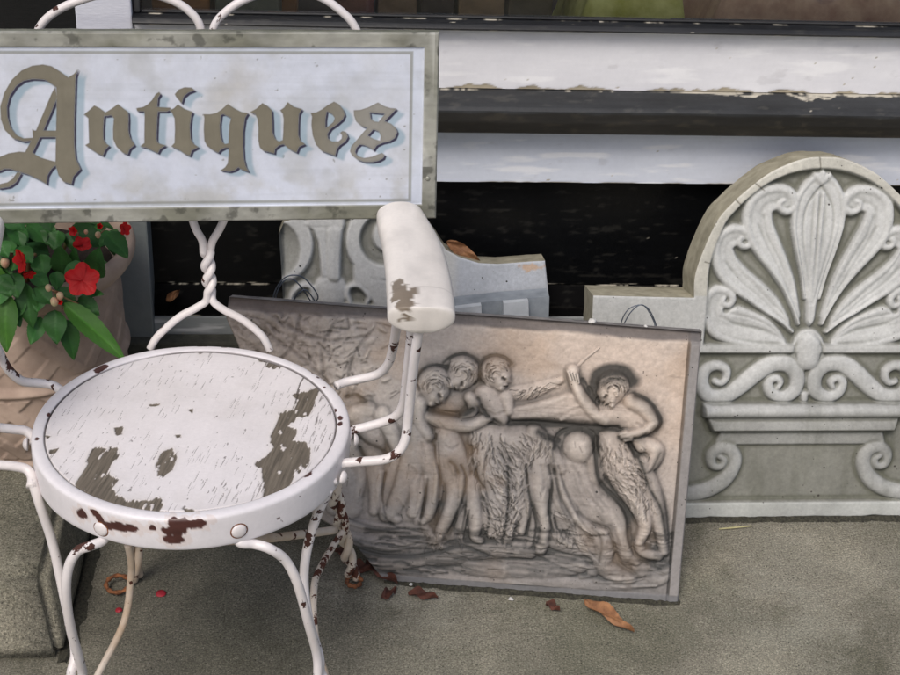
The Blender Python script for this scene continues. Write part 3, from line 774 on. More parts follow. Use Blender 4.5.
# right volute: band round a sunk ring round a disc
markb(lambda: fb.plate(ell(383, 241, 39, 41), .012, .004, RB))
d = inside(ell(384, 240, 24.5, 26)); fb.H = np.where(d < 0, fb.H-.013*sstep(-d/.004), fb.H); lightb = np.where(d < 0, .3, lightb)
markb(lambda: fb.plate(ell(387, 237, 15.5, 17), .011, .004, RB-.001))
for a in np.linspace(.9, 2.6, 16):
    fb.groove(Lb([(384+19*math.cos(a), 240+20*math.sin(a)), (384+24*math.cos(a), 240+26*math.sin(a))]), .0009, .0014)
markb(lambda: fb.plate(Lb([(352, 262), (372, 277), (400, 282), (445, 262), (445, 306), (372, 306), (366, 290), (352, 284)]), .012, .004, RB))
# left volute, cut by the broken edge
markb(lambda: fb.plate(ell(279, 245, 36, 40), .012, .004, RB))
d = inside(ell(278, 250, 22, 28)); fb.H = np.where(d < 0, fb.H-.013*np.sqrt(np.clip(-d/.02, 0, 1)), fb.H); lightb = np.where(d < 0, .4, lightb)
# fluted post between them
markb(lambda: fb.plate(Lb([(306, 226), (312, 231), (317, 243), (319, 262), (320, 278), (341, 279), (342, 262), (343, 243), (344, 231), (346, 226), (346, 215), (306, 215)]), .014, .003, RB))
fb.groove(Lb([(326, 228), (326, 252), (327, 278)]), .0012, .0012); 
fb.limb(Lb([(334, 232), (334, 276)]), .011, .003, .002, .5, 0)
fb.groove(Lb([(304, 227), (345, 227)]), .0012, .002, 0)
# shell with ribs
markb(lambda: fb.limb(Lb([(330, 296), (330, 290)]), 17*sB, .014, RB+.004, .5))
for k in range(-4, 5): fb.groove(Lb([(330+k*2.4, 281+abs(k)*.7), (330+k*3.6, 303)]), .0013, .0022)
for sgn in (1, -1):
    q = [(346+0*sgn, 292)]
P_ = [(350, 303), (347, 294), (350, 287), (358, 286), (365, 291), (369, 298), (367, 303)]
markb(lambda: fb.limb(Lb(P_), np.array([3, 3.5, 3.5, 3.6, 3.4, 3, 2.6])*sB, .010, RB+.003, .4))
P2_ = [(660-p[0], p[1]) for p in P_]
markb(lambda: fb.limb(Lb(P2_), np.array([3, 3.5, 3.5, 3.6, 3.4, 3, 2.6])*sB, .010, RB+.003, .4))
fb.H = blur(fb.H, 1); fb.H += .0006*(fbm(fb.U*60, fb.V*60)-.5)
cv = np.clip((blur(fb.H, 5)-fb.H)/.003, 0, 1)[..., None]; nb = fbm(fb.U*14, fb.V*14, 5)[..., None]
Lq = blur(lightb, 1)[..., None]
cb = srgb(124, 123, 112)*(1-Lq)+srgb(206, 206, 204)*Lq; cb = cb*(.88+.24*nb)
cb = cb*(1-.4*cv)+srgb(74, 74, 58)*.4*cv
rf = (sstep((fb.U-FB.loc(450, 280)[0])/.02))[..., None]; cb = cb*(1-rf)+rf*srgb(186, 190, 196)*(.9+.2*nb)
oc = FB.loc(529, 267); om = np.clip(1-np.sqrt(((fb.U-oc[0])/.027)**2+((fb.V-oc[1])/.008)**2)+(fbm(fb.U*90, fb.V*120, 4)-.5)*1.6, 0, 1)
om = sstep(om*2.2)[..., None]*.8; cb = cb*(1-.7*om)+.7*om*srgb(206, 158, 102)
brm = sstep((FB.loc(285, 260)[0]-fb.U+.004*(nb[..., 0]-.5))/.003)[..., None]; cb = cb*(1-brm*.4)
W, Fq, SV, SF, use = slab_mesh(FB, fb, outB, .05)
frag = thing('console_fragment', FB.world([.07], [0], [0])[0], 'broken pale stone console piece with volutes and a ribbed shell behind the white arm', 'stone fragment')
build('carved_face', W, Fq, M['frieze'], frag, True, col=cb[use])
autosmooth(build('fragment_body', SV, SF, M['frieze_side'], frag, True), 40)
# dentil block just under it, standing slightly in front
FD = lean_frame((0.0, 2.085, 0), (.4, 2.085, 0), 9)
dent = thing('dentil_moulding', FD.world([FD.loc(500, 310)[0]], [0], [0])[0], 'blue grey block with square dentils under the right end of the broken console piece', 'moulding')
def fprism(fr, px, d0, d1, bottom0=False):
    P = [fr.loc(*p) for p in px]
    if bottom0: P = [(p[0], 0.0) if b_ else p for p, b_ in zip(P, bottom0)]
    n = len(P); U = [p[0] for p in P]; Vv = [p[1] for p in P]
    A = fr.world(U, Vv, [d1]*n); B = fr.world(U, Vv, [d0]*n)
    ar = sum(P[i-1][0]*P[i][1]-P[i][0]*P[i-1][1] for i in range(n))
    F = [list(range(n)), list(range(2*n-1, n-1, -1))]+[[i, n+i, n+(i+1) % n, (i+1) % n] for i in range(n)]
    if ar < 0: F = [f[::-1] for f in F]
    return np.vstack([A, B]), F
M['dentil'] = m_plain('blue_grey_stone', srgb(124, 132, 140), .8, .12, 30, .0006, c2=srgb(150, 157, 164))
M['dentil_light'] = m_plain('pale_grey_stone', srgb(184, 190, 196), .8, .1, 30, .0006, c2=srgb(200, 205, 210))
V, F = fprism(FD, [(452, 307.5), (500, 302), (550, 298.2), (553, 340), (450, 340)], -.05, -.008, [0, 0, 0, 1, 1])
build('backing', V, F, M['dentil'], dent, False)
for (xa, xb, ya, yb) in ((453, 481, 307.5, 304.2), (503, 528, 302, 300)):
    V, F = fprism(FD, [(xa, ya), (xb, yb), (xb+1, 330), (xa, 330)], -.0078, .006)
    build('dentil', V, F, M['dentil_light'], dent, False)

# ------------------------------------------------------------------ leaning relief plaque
rBL = WZ(385, 582); rBR = WZ(678, 604)
FR = lean_frame(rBL, rBR, 21.5)
LR = FR.locs
outR = LR([(385, 582), (532, 594), (678, 604), (690, 468), (702, 332), (560, 321), (400, 310), (229, 297), (226, 318), (238, 345), (246, 372), (262, 420), (284, 470), (300, 505), (322, 520), (345, 533), (366, 558)])
outR[0] = (outR[0][0], 0.0); outR[2] = (outR[2][0], 0.0); outR[1] = (outR[1][0], 0.0)
ur = [p[0] for p in outR]; vr_ = [p[1] for p in outR]
fr_ = Field(min(ur)-.004, max(ur)+.004, -.004, max(vr_)+.004, .00105)
R = fr_
sR = .00150
PXu = lambda x, y: FR.loc(x, y)
darkm = np.zeros(R.U.shape)
def lim(pts, rad, h, base=0.0, pw=.62, smooth=6):
    R.limb(LR(pts), np.array(rad if np.ndim(rad) else [rad]*len(pts), float)*sR, h*1e-3, base*1e-3, pw, smooth)
def grv(pts, r, d): R.groove(LR(pts), r*sR, d*1e-3)
def ink(pts, r, a=1.0, smooth=6):
    """antiquing wash brushed into a contour"""
    global darkm
    P = np.array(LR(pts)); rad = np.ones(len(P))*r*sR
    if len(P) > 2: c = catmull(np.column_stack([P, rad]), smooth); P, rad = c[:, :2], c[:, 2]
    sl, T, _ = R.stroke_t(P, rad); darkm[sl] = np.maximum(darkm[sl], a*np.clip(1-T, 0, 1)**.8)
# low uneven ground of the scene
R.H += .0035*(fbm(R.U*14, R.V*14, 4)-.5)+.0012*(fbm(R.U*50, R.V*50, 4)-.5)
# tree and foliage at upper left
fol = sstep((LR([(380, 330)])[0][0]-R.U)/.05)
R.H += fol*.010*(fbm(R.U*42+R.V*20, R.V*38-R.U*22, 4)-.35)
lim([(240, 318), (262, 345), (300, 360), (330, 392)], [7, 8, 7, 6], 5)
lim([(268, 316), (300, 338), (340, 348), (372, 340)], [5, 6, 6, 4], 4)
lim([(352, 330), (338, 352), (318, 372), (312, 392)], [4, 5, 6, 7], 5)
for k in range(46):
    q = np.array([rng.uniform(236, 385), rng.uniform(308, 400)]); a = rng.uniform(-1.2, 1.4); l = rng.uniform(5, 12)
    lim([tuple(q), tuple(q+l*np.array([math.cos(a), math.sin(a)]))], [rng.uniform(1.5, 3.2), .8], 3.2, 1.5, .6)
# rocky ground strip
rk = LR([(300, 520), (345, 545), (400, 560), (470, 558), (560, 566), (690, 580)])
for (P, r, h) in ([(330, 535), (380, 545), (440, 540)], [12, 15, 10], 8), ([(385, 562), (430, 556), (500, 548), (530, 552)], [9, 12, 11, 7], 9), ([(470, 566), (530, 570), (580, 566)], [9, 12, 8], 8), \
        ([(345, 522), (400, 530), (450, 533)], [9, 10, 8], 7), ([(520, 580), (600, 584), (660, 580)], [7, 8, 6], 6), ([(600, 556), (612, 572), (630, 578)], [8, 10, 8], 10), \
        ([(556, 538), (575, 542), (590, 548)], [12, 14, 8], 8), ([(640, 568), (655, 578), (672, 572)], [9, 9, 6], 8), ([(400, 574), (470, 582), (560, 586)], [6, 7, 5], 4), ([(590, 545), (600, 560), (592, 572)], [9, 8, 6], 7):
    lim(P, r, h)
for k in range(34):
    q = np.array([rng.uniform(345, 665), rng.uniform(538, 588)]); l = rng.uniform(8, 26)
    lim([tuple(q), tuple(q+np.array([l, l*.07+rng.uniform(-2, 2)]))], [rng.uniform(2, 4.5), 1.5], rng.uniform(3, 5.5), 2.5, .6)
def Zp(pts): return [(330+x/2.251, 330+y/2.251) for x, y in pts]
def zl(pts, rad, h, base=0.0, pw=.55, smooth=6): lim(Zp(pts), np.array(rad if np.ndim(rad) else [rad]*len(pts), float)/2.251, h, base, pw, smooth)
def zg(pts, r, d): grv(Zp(pts), r/2.251, d)
def zi(pts, r, a_): ink(Zp(pts), r/2.251, a_)
def zplate(poly, h, bev): R.plate(LR(Zp(catmull(poly, 4, True))), h*1e-3, bev*1e-3)
# low masses that tie the figures together
zplate([(20, 190), (90, 165), (180, 175), (240, 220), (340, 300), (420, 430), (420, 480), (200, 440), (60, 440), (10, 350)], 4.5, 14)
zplate([(320, 220), (500, 218), (600, 300), (690, 420), (720, 500), (560, 500), (420, 480), (330, 420)], 5.0, 14)
# partly hidden child at far left, seen from the side
zl([(20, 280), (45, 340), (50, 400)], [30, 34, 26], 11); zl([(0, 330), (10, 400)], [22, 18], 8)
zl([(75, 205), (92, 250), (100, 300)], [34, 36, 26], 13); zl([(100, 300), (104, 350), (100, 405)], [26, 18, 13], 13)
zl([(118, 190), (140, 230), (150, 262)], [22, 20, 15], 14); zl([(60, 190), (86, 180)], [24, 22], 14)
zl([(52, 260), (70, 320), (60, 380)], [18, 17, 12], 12)
# first child from behind: back, buttock, thighs
zl([(196, 225), (196, 260), (182, 300)], [30, 38, 40], 15); zl([(214, 270), (232, 318)], [26, 24], 16)
zl([(170, 310), (150, 360), (132, 410)], [42, 36, 24], 14); zl([(232, 320), (236, 365), (222, 415)], [26, 21, 13], 16)
zl([(190, 330), (196, 370), (186, 410)], [24, 20, 14], 13)
zl([(222, 418), (208, 428)], [12, 9], 13); zl([(128, 412), (150, 424)], [18, 12], 11)
# second child, front view
zl([(262, 232), (272, 280), (284, 325)], [30, 38, 38], 16.5); zl([(286, 335), (284, 375), (266, 420)], [32, 25, 18], 17)
zl([(266, 420), (250, 450), (244, 466)], [18, 15, 12], 16); zl([(246, 468), (226, 474)], [12, 8], 14)
zl([(312, 345), (322, 385), (330, 430)], [28, 22, 17], 16); zl([(330, 430), (326, 462), (340, 472)], [17, 13, 9], 15)
zl([(278, 306), (281, 316)], [6, 5], 3, 16); 
# arms
zl([(204, 162), (202, 200), (222, 236)], [19, 20, 16], 18); zl([(190, 140), (186, 175)], [18, 16], 12)
zl([(226, 192), (262, 206), (310, 212), (345, 200)], [17, 20, 18, 15], 20)
zl([(345, 200), (362, 196)], [12, 8], 20)
zl([(318, 152), (322, 180), (300, 190)], [14, 13, 10], 17); zl([(316, 150), (334, 160)], [15, 13], 17)
# third child: chest and shoulder
zl([(352, 150), (368, 172), (388, 200)], [32, 34, 16], 15); zl([(395, 150), (402, 180)], [20, 14], 14)
# stretched arm, cloth
zl([(412, 142), (450, 138), (490, 124), (520, 112)], [17, 18, 14, 8], 7)
zplate([(404, 168), (450, 160), (520, 138), (550, 132), (585, 158), (622, 200), (626, 214), (560, 212), (470, 206), (402, 206)], 8.5, 10)
for P in ([(425, 176), (480, 166), (530, 148)], [(430, 192), (500, 186), (560, 166)], [(520, 200), (560, 180), (600, 190)]): zl(P, [5, 9, 4], 2.6, 7.5, .8)
# goat: shaggy body, haunch, legs
zl([(352, 246), (410, 248), (460, 262)], [42, 46, 38], 13.5); zl([(352, 290), (380, 340), (384, 400)], [44, 50, 44], 14.5)
zl([(372, 420), (378, 436)], [44, 38], 15); zl([(432, 300), (424, 360), (408, 420)], [32, 26, 20], 14); zl([(408, 420), (400, 466)], [17, 14], 13)
zl([(468, 262), (474, 310), (470, 350)], [32, 34, 28], 17); zl([(470, 350), (478, 400), (484, 440), (480, 478)], [26, 18, 13, 13], 17.5)
zl([(480, 476), (474, 492)], [15, 15], 15); zl([(452, 330), (444, 390), (432, 450)], [20, 17, 12], 13)
zl([(458, 228), (490, 262), (520, 310)], [20, 22, 16], 17); zl([(520, 400), (556, 440), (566, 470)], [30, 34, 22], 10)
# crouching figure, head bowed
zl([(548, 312), (560, 350), (590, 392)], [36, 42, 38], 13); zl([(520, 300), (520, 350), (545, 400)], [20, 22, 20], 11); zl([(592, 290), (596, 330)], [20, 22], 12)
zl([(600, 398), (640, 420), (656, 460), (668, 505)], [38, 30, 23, 18], 15.5); zl([(668, 505), (690, 520)], [16, 11], 13)
zl([(552, 420), (590, 446), (618, 452)], [16, 14, 11], 15.5); zl([(612, 470), (618, 500), (612, 530)], [24, 22, 16], 14); zl([(616, 534), (650, 552)], [20, 18], 14)
# figure at the right: hips, shaggy thighs, cloven feet
zl([(632, 250), (650, 300), (676, 350)], [34, 40, 36], 17); zl([(676, 352), (700, 400), (708, 440), (694, 475)], [34, 25, 17, 13], 18)
zl([(700, 300), (726, 370), (740, 430), (748, 480)], [22, 22, 18, 13], 14); zl([(694, 476), (700, 500), (738, 506)], [14, 17, 13], 15); zl([(748, 482), (750, 498)], [13, 12], 13)
zl([(622, 188), (662, 190), (692, 205)], [30, 34, 24], 15); zl([(676, 160), (708, 178), (728, 204)], [20, 20, 16], 19); zl([(730, 206), (700, 224), (664, 232)], [15, 14, 10], 21)
zl([(706, 250), (732, 270), (728, 296), (714, 316)], [18, 20, 15, 7], 12); zl([(690, 232), (700, 260)], [20, 16], 14)
zl([(546, 108), (566, 150), (596, 186), (620, 200)], [12, 15, 17, 16], 17.5)
for (x, y) in ((650, 226), (654, 234), (662, 240)): zl([(x+14, y), (x, y+3)], [6, 4.5], 3.5, 18)
# head volumes
HD = []
def head(cx, cy, r, h, face, up):
    f = np.array(face, float); f /= np.linalg.norm(f); u = np.array(up, float); u /= np.linalg.norm(u); c = np.array([cx, cy], float)
    P = lambda a_, b_: tuple(c+f*r*a_+u*r*b_)
    zl([P(-.12, .12), P(.05, -.05)], [r*.96, r*.86], h)
    zl([P(.30, -.42)], [r*.52], h*.99); zl([P(.42, -.70)], [r*.26], h*.95)
    HD.append((c, r, h, f, u))
head(236, 126, 43, 19, (.72, .69), (.69, -.72)); head(298, 98, 40, 17.5, (.2, .98), (.98, -.2)); head(374, 98, 38, 18, (.97, .2), (.2, -.97)); head(634, 132, 40, 19.5, (-.86, .5), (-.5, -.86))
zl([(558, 262), (560, 268)], [37, 34], 20)
zl([(546, 92), (546, 104)], [16, 13], 15)
_s = blur(R.H, 9); _m = blur(R.H, 2); R.H = (_m*.66+_s*.34)*1.12+(blur(R.H, 1)-_m)*1.1
# --- crisp detail carved after the big forms
for (c, r, h, f, u) in HD:
    P = lambda a_, b_: tuple(c+f*r*a_+u*r*b_)
    def add(pts, rad, hh): R.limb(LR(Zp(pts)), np.array(rad)*sR/2.251, hh*1e-3, 0, .8, 4, mode='add')
    add([P(.55, .10), P(.72, .06)], [r*.22, r*.14], 1.8); add([P(.62, .0), P(.86, -.26)], [r*.11, r*.15], 3.0)
    add([P(.66, -.46), P(.78, -.48)], [r*.12, r*.10], 2.0); add([P(.52, -.72)], [r*.2], 2.0); add([P(.30, -.36)], [r*.3], 1.6)
    zg([P(.42, -.08), P(.56, -.14)], r*.12, 3.2); zi([P(.42, -.08), P(.56, -.14)], r*.12, .5); zg([P(.60, -.545), P(.76, -.555)], r*.05, 1.6); zi([P(.60, -.55), P(.76, -.55)], r*.09, .7)
    add([P(-.12, -.12), P(-.10, -.34)], [r*.15, r*.11], 2.4); zg([P(-.1, -.16), P(-.08, -.3)], r*.06, 2)
    for k in range(70):
        an = rng.uniform(.75, 4.1); d = math.cos(an)*f+math.sin(an)*u; rr = r*rng.uniform(.22, .98); p = c+d*rr; t_ = np.array([-d[1], d[0]])*r*rng.uniform(.10, .24); bend = d*r*.07
        if ((p-c) @ f)/r > .42 and ((p-c) @ u)/r < .5: continue
        q = [tuple(p-t_-bend), tuple(p), tuple(p+t_-bend*.5)]
        if k % 2: R.limb(LR(Zp(q)), np.array([.7, 2.2, .7])*sR/2.251*1.3, .0015, 0, .8, 3, mode='add')
        else: zg(q, 1.6, 1.3); zi(q, 2.6, .42)
# dark fillet round the right head and beard
zi([(594, 128), (602, 102), (632, 90), (664, 94), (686, 116)], 20, .95); zi([(610, 116), (640, 104), (668, 112)], 16, .6)
for k in range(16): q = np.array([600+rng.uniform(0, 34), 150+rng.uniform(-6, 12)]); zg([tuple(q), tuple(q+np.array([-3, 9])), tuple(q+np.array([-1, 17]))], 1.6, 1.6)
# fingers and the stick
for k in range(4): zl([(536+k*6.5, 90+k*3), (541+k*6, 108+k*2.4)], [4.2, 3.6], 3.4, 14)
for k in range(3): zi([(539+k*6.5, 90+k*3), (545+k*6, 108+k*2.4)], 1.8, .8)
zl([(556, 82), (580, 60), (606, 40)], [4.5, 3.5, 2], 3.2)
# fur: long wavy locks
def fur(poly, n, ang, spread, lo, hi, w=1.7):
    P = np.array(poly, float); x0, y0 = P.min(0); x1, y1 = P.max(0); k = 0; it = 0
    while k < n and it < n*20:
        it += 1; q = np.array([rng.uniform(x0, x1), rng.uniform(y0, y1)])
        if poly_sd(np.array([q[0]]), np.array([q[1]]), P)[0] > 0: continue
        k += 1; an = ang+.5*math.sin(q[0]*.045+q[1]*.02)+rng.uniform(-spread, spread); l = rng.uniform(lo, hi); d = np.array([math.cos(an), math.sin(an)]); t_ = np.array([-d[1], d[0]])*l*rng.uniform(-.16, .16)
        pts = [tuple(q), tuple(q+d*l*.35+t_), tuple(q+d*l*.7-t_*.4), tuple(q+d*l)]
        if k % 2: R.limb(LR(Zp(pts)), np.array([.6, 1.5, 1.2, .5])*w*1.5*sR/2.251, .0020, 0, .8, 3, mode='add')
        else: zg(pts, w*.95, 1.4); zi(pts, w*1.5, .34)
fur([(306, 222), (500, 226), (500, 262), (440, 300), (452, 360), (430, 430), (340, 420), (330, 330), (316, 270)], 250, 1.35, .3, 16, 36)
fur([(350, 380), (410, 380), (424, 440), (400, 470), (350, 462), (336, 420)], 60, .9, 1.1, 12, 26)
fur([(604, 240), (680, 244), (712, 330), (728, 400), (700, 420), (650, 370), (612, 310)], 130, 1.15, .25, 14, 30)
fur([(500, 400), (540, 400), (590, 460), (570, 490), (500, 470)], 40, .9, .5, 14, 28, 1.3)
fur([(416, 132), (480, 120), (530, 106), (520, 128), (430, 150)], 34, 2.8, .3, 12, 26, 1.1)
fur([(214, 446), (300, 440), (300, 480), (214, 490)], 26, 1.2, .6, 10, 22, 1.2)
# drapery and folds that fill the gaps between the bodies
for P, r_, h_ in (([(214, 330), (206, 380), (196, 430)], 9, 3.2), ([(238, 250), (242, 320), (236, 380)], 7, 2.6), ([(118, 320), (112, 370), (120, 420)], 9, 3.0), ([(300, 330), (298, 390), (290, 450)], 10, 3.4), ([(308, 400), (300, 440), (296, 466)], 7, 2.6), ([(346, 270), (340, 330), (350, 380)], 8, 2.4),
      ([(500, 330), (512, 380), (540, 430)], 11, 3.2), ([(506, 300), (524, 360), (556, 420), (590, 460)], 9, 2.6), ([(450, 400), (456, 440), (450, 480)], 9, 3.0), ([(496, 420), (508, 456), (540, 480)], 10, 2.8), ([(560, 470), (580, 500), (600, 520)], 12, 3), ([(30, 420), (90, 440), (160, 444)], 11, 2.4),
      ([(216, 440), (260, 486), (330, 484), (400, 492)], 13, 3.0), ([(420, 500), (500, 508), (580, 524)], 12, 2.6), ([(600, 560), (660, 560), (700, 552)], 10, 3.0), ([(722, 530), (746, 540), (760, 536)], 9, 3.5), ([(60, 470), (140, 486), (210, 470)], 12, 2.4)):
    P = np.array(P, float); R.limb(LR(Zp(P)), np.ones(len(P))*r_*sR/2.251, h_*1e-3, 0, .9, 5, mode='add')
    nrm_ = np.array([r_*.8, 0]); zg(P+nrm_, r_*.35, 1.4); zi(P+nrm_, r_*.7, .38)
for k in range(90):
    q = np.array([rng.uniform(20, 750), rng.uniform(450, 556)]); l = rng.uniform(12, 50); zg([tuple(q), tuple(q+np.array([l*.5, rng.uniform(-4, 4)])), tuple(q+np.array([l, l*.07]))], rng.uniform(1.5, 3.2), rng.uniform(.7, 1.6))
fold_ = sstep((LR([(372, 330)])[0][0]-R.U)/.06)*sstep((R.V-LR([(300, 470)])[0][1])/.04)
R.H += fold_*(.0075*(fbm(R.U*46+R.V*26, R.V*40-R.U*24, 4)-.4)+.003*(fbm(R.U*120, R.V*120, 3)-.5))
for P in ([(232, 316), (262, 330), (300, 356), (330, 384)], [(262, 308), (296, 330), (330, 340), (366, 336)], [(300, 316), (290, 350), (262, 372)], [(340, 316), (322, 350), (330, 392)], [(372, 330), (352, 360), (348, 396)]): grv(P, 2.4, 1.8); ink(P, 4, .22)
for k in range(70):
    q = np.array([rng.uniform(232, 392), rng.uniform(312, 400)]); a = rng.uniform(-1.2, 1.4); l = rng.uniform(5, 14); ink([tuple(q), tuple(q+l*np.array([math.cos(a), math.sin(a)]))], rng.uniform(1.5, 3.5), rng.uniform(.1, .4)); grv([tuple(q), tuple(q+l*np.array([math.cos(a), math.sin(a)]))], 1.4, 1.3)
# muscles, creases
for P in ([(262, 256), (276, 262), (290, 256)], [(180, 300), (196, 318), (186, 340)], [(208, 250), (216, 290)], [(292, 372), (300, 384)], [(560, 318), (572, 360), (600, 390)], [(640, 440), (648, 480)], [(474, 300), (482, 340), (474, 372)], [(154, 378), (166, 396)], [(346, 176), (372, 186), (392, 180)], [(690, 206), (704, 214)], [(244, 200), (256, 214)], [(722, 340), (732, 392)]): zg(P, 5, 1.3)
for k in range(60):
    q = np.array([rng.uniform(20, 760), rng.uniform(210, 520)]); an = rng.uniform(.7, 2.3); l = rng.uniform(6, 16)
    zg([tuple(q), tuple(q+l*np.array([math.cos(an), math.sin(an)]))], 1.6, .8); zi([tuple(q), tuple(q+l*np.array([math.cos(an), math.sin(an)]))], 2.4, .35)
R.H += .0013*(fbm(R.U*110, R.V*110, 4)-.5)+.0006*(fbm(R.U*300, R.V*300, 2)-.5)+.0016*(fbm(R.U*34+3, R.V*34, 3)-.5)
# deep undercuts and the dark wash left in them
UC = [([(405, 208), (450, 206), (520, 212), (600, 218), (645, 216)], 6, 3.4, 1.0), ([(470, 226), (492, 240), (512, 246)], 8, 3.0, 1.0), ([(505, 262), (512, 236), (536, 222), (566, 220), (592, 232), (600, 262)], 6, 3, .9),
      ([(600, 240), (598, 290), (608, 340), (650, 385), (668, 420), (672, 470), (694, 505), (730, 518)], 5.5, 3, .95), ([(226, 180), (262, 186), (300, 186), (322, 174)], 6, 3, .95), ([(192, 118), (208, 92), (236, 80), (262, 82)], 5, 2, .75),
      ([(255, 74), (276, 58), (304, 54), (332, 70)], 4.5, 1.6, .6), ([(338, 104), (340, 76), (362, 58), (392, 60), (410, 76)], 4.5, 1.6, .6), ([(334, 150), (352, 186), (384, 206)], 5, 2, .65), ([(296, 300), (306, 326), (300, 372), (282, 420), (268, 456)], 5, 2.6, .75),
      ([(272, 292), (282, 300), (290, 316)], 6, 1.6, .95), ([(240, 232), (238, 280), (250, 330), (246, 380), (238, 430)], 4.5, 2.4, .6), ([(128, 390), (148, 330), (160, 280), (168, 240)], 4.5, 2, .55), ([(318, 260), (326, 310), (346, 350)], 5, 2.4, .6), ([(346, 372), (358, 420), (350, 460)], 4, 2, .45),
      ([(440, 300), (446, 350), (452, 400), (440, 460)], 5, 2.6, .6), ([(500, 262), (508, 330), (520, 390), (546, 440)], 4.5, 2, .55), ([(492, 300), (500, 350), (492, 400), (502, 450)], 4.5, 2.2, .5), ([(400, 300), (402, 380), (392, 460)], 4, 2.2, .5),
      ([(672, 250), (700, 300), (716, 350), (744, 400), (756, 470)], 4.5, 2, .7), ([(650, 238), (690, 240), (708, 230)], 5, 1.8, .65), ([(684, 146), (716, 160), (740, 200), (732, 222)], 4.5, 1.6, .85), ([(706, 320), (724, 310), (742, 276)], 4, 1.4, .55),
      ([(584, 130), (590, 146), (602, 160)], 6, 2, .9), ([(570, 110), (590, 140)], 4, 1, .5), ([(60, 230), (84, 250), (110, 262), (132, 280)], 6, 2, .85), ([(70, 262), (86, 290), (100, 286)], 6, 2, .8), ([(20, 470), (100, 500), (180, 506), (250, 494), (300, 482), (360, 506)], 4, 2, .8),
      ([(590, 440), (610, 470), (604, 520)], 4, 1.6, .6), ([(640, 478), (648, 520), (676, 540)], 4, 1.6, .7), ([(720, 520), (740, 532), (764, 524)], 5, 1.2, .8), ([(400, 500), (470, 510), (540, 540), (620, 560)], 4, 1.2, .6), ([(120, 410), (150, 440), (220, 448)], 3.6, 1.2, .5), ([(186, 190), (180, 220), (176, 250)], 5, 1.8, .6), ([(36, 150), (60, 146), (80, 160)], 6, 1.2, .6)]
for P, r, d, a in UC:
    zg(P, r*.9, d*.8); zi(P, r*(2.1+1.0*rng.rand()), a)
    q = np.array(P, float)+rng.uniform(-3, 3, (len(P), 2)); zi(q, r*4.6, a*.55)
for k in range(260):                                   # brushed wash over the rocky foot
    q = np.array([rng.uniform(20, 750), 440+110*rng.rand()**.8]); l = rng.uniform(20, 90); zi([tuple(q), tuple(q+np.array([l*.5, l*.03+rng.uniform(-4, 4)])), tuple(q+np.array([l, l*.07+rng.uniform(-5, 5)]))], rng.uniform(4, 11), rng.uniform(.2, .7))
for k in range(60):
    q = np.array([rng.uniform(520, 640), rng.uniform(300, 440)]); l = rng.uniform(20, 50); an = rng.uniform(.7, 1.4); zi([tuple(q), tuple(q+l*np.array([math.cos(an), math.sin(an)]))], rng.uniform(5, 10), rng.uniform(.1, .38))
# raised flat margin: right strip, lower strip, bevelled top
topV = lambda U: 0
Pmain = LR([(385, 582), (678, 604), (702, 332), (229, 297)]); Pm = [(p[0], max(p[1], 0)) for p in Pmain]
dR = (np.array(Pm[1]), np.array(Pm[2])); dT = (np.array(Pm[3]), np.array(Pm[2]))
def dline(a, b, U, V): e = (b-a)/np.linalg.norm(b-a); return np.abs((U-a[0])*e[1]-(V-a[1])*e[0])
er = dline(*dR, R.U, R.V); et = dline(*dT, R.U, R.V); eb = R.V
mr = sstep((.0165-er)/.002); R.H = R.H*(1-mr)+mr*(.0045+.0012*(fbm(R.U*50, R.V*50, 4)-.5)); mb = sstep((.0150-eb)/.003); R.H = R.H*(1-mb)+mb*(.003+.001*fbm(R.U*40, R.V*40))
mg = sstep((.0195-er)/.001)*(1-mr); R.H -= mg*.002
mt = sstep((.020-et)/.004); R.H = R.H*(1-mt)+mt*(-.0015-.007*sstep((.016-et)/.016)+.0012*(fbm(R.U*40, R.V*60)-.5))
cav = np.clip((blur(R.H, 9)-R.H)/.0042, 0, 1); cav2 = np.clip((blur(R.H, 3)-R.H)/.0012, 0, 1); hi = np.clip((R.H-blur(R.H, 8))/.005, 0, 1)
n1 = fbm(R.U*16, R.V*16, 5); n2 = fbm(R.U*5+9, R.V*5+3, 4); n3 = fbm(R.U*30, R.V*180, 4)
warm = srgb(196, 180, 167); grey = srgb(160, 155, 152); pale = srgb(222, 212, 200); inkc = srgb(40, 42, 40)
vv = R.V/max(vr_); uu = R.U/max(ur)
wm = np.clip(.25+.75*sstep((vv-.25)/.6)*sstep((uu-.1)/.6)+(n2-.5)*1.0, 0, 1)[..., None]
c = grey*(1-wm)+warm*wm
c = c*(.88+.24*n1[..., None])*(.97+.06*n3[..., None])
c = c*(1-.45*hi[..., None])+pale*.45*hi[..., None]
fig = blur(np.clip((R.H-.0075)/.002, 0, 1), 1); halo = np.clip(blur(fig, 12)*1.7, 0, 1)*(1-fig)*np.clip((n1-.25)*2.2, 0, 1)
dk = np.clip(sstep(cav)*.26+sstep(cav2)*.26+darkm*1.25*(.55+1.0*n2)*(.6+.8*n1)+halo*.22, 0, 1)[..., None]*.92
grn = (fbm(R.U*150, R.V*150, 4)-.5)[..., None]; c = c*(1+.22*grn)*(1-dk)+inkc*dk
yl = (np.clip((fbm(R.U*11+70, R.V*11, 5)-.55)*5, 0, 1)*.30)[..., None]; c = c*(1-yl)+srgb(172, 142, 112)*yl
scr = (np.clip((fbm(R.U*9+R.V*3, R.V*240, 4)-.66)*9, 0, 1)*.20)[..., None]; c = c*(1-scr)+srgb(110, 100, 92)*scr
gl = sstep((.30-vv)/.25)[..., None]*(.25+.4*n1[..., None]); c = c*(1-gl)+srgb(92, 92, 92)*gl
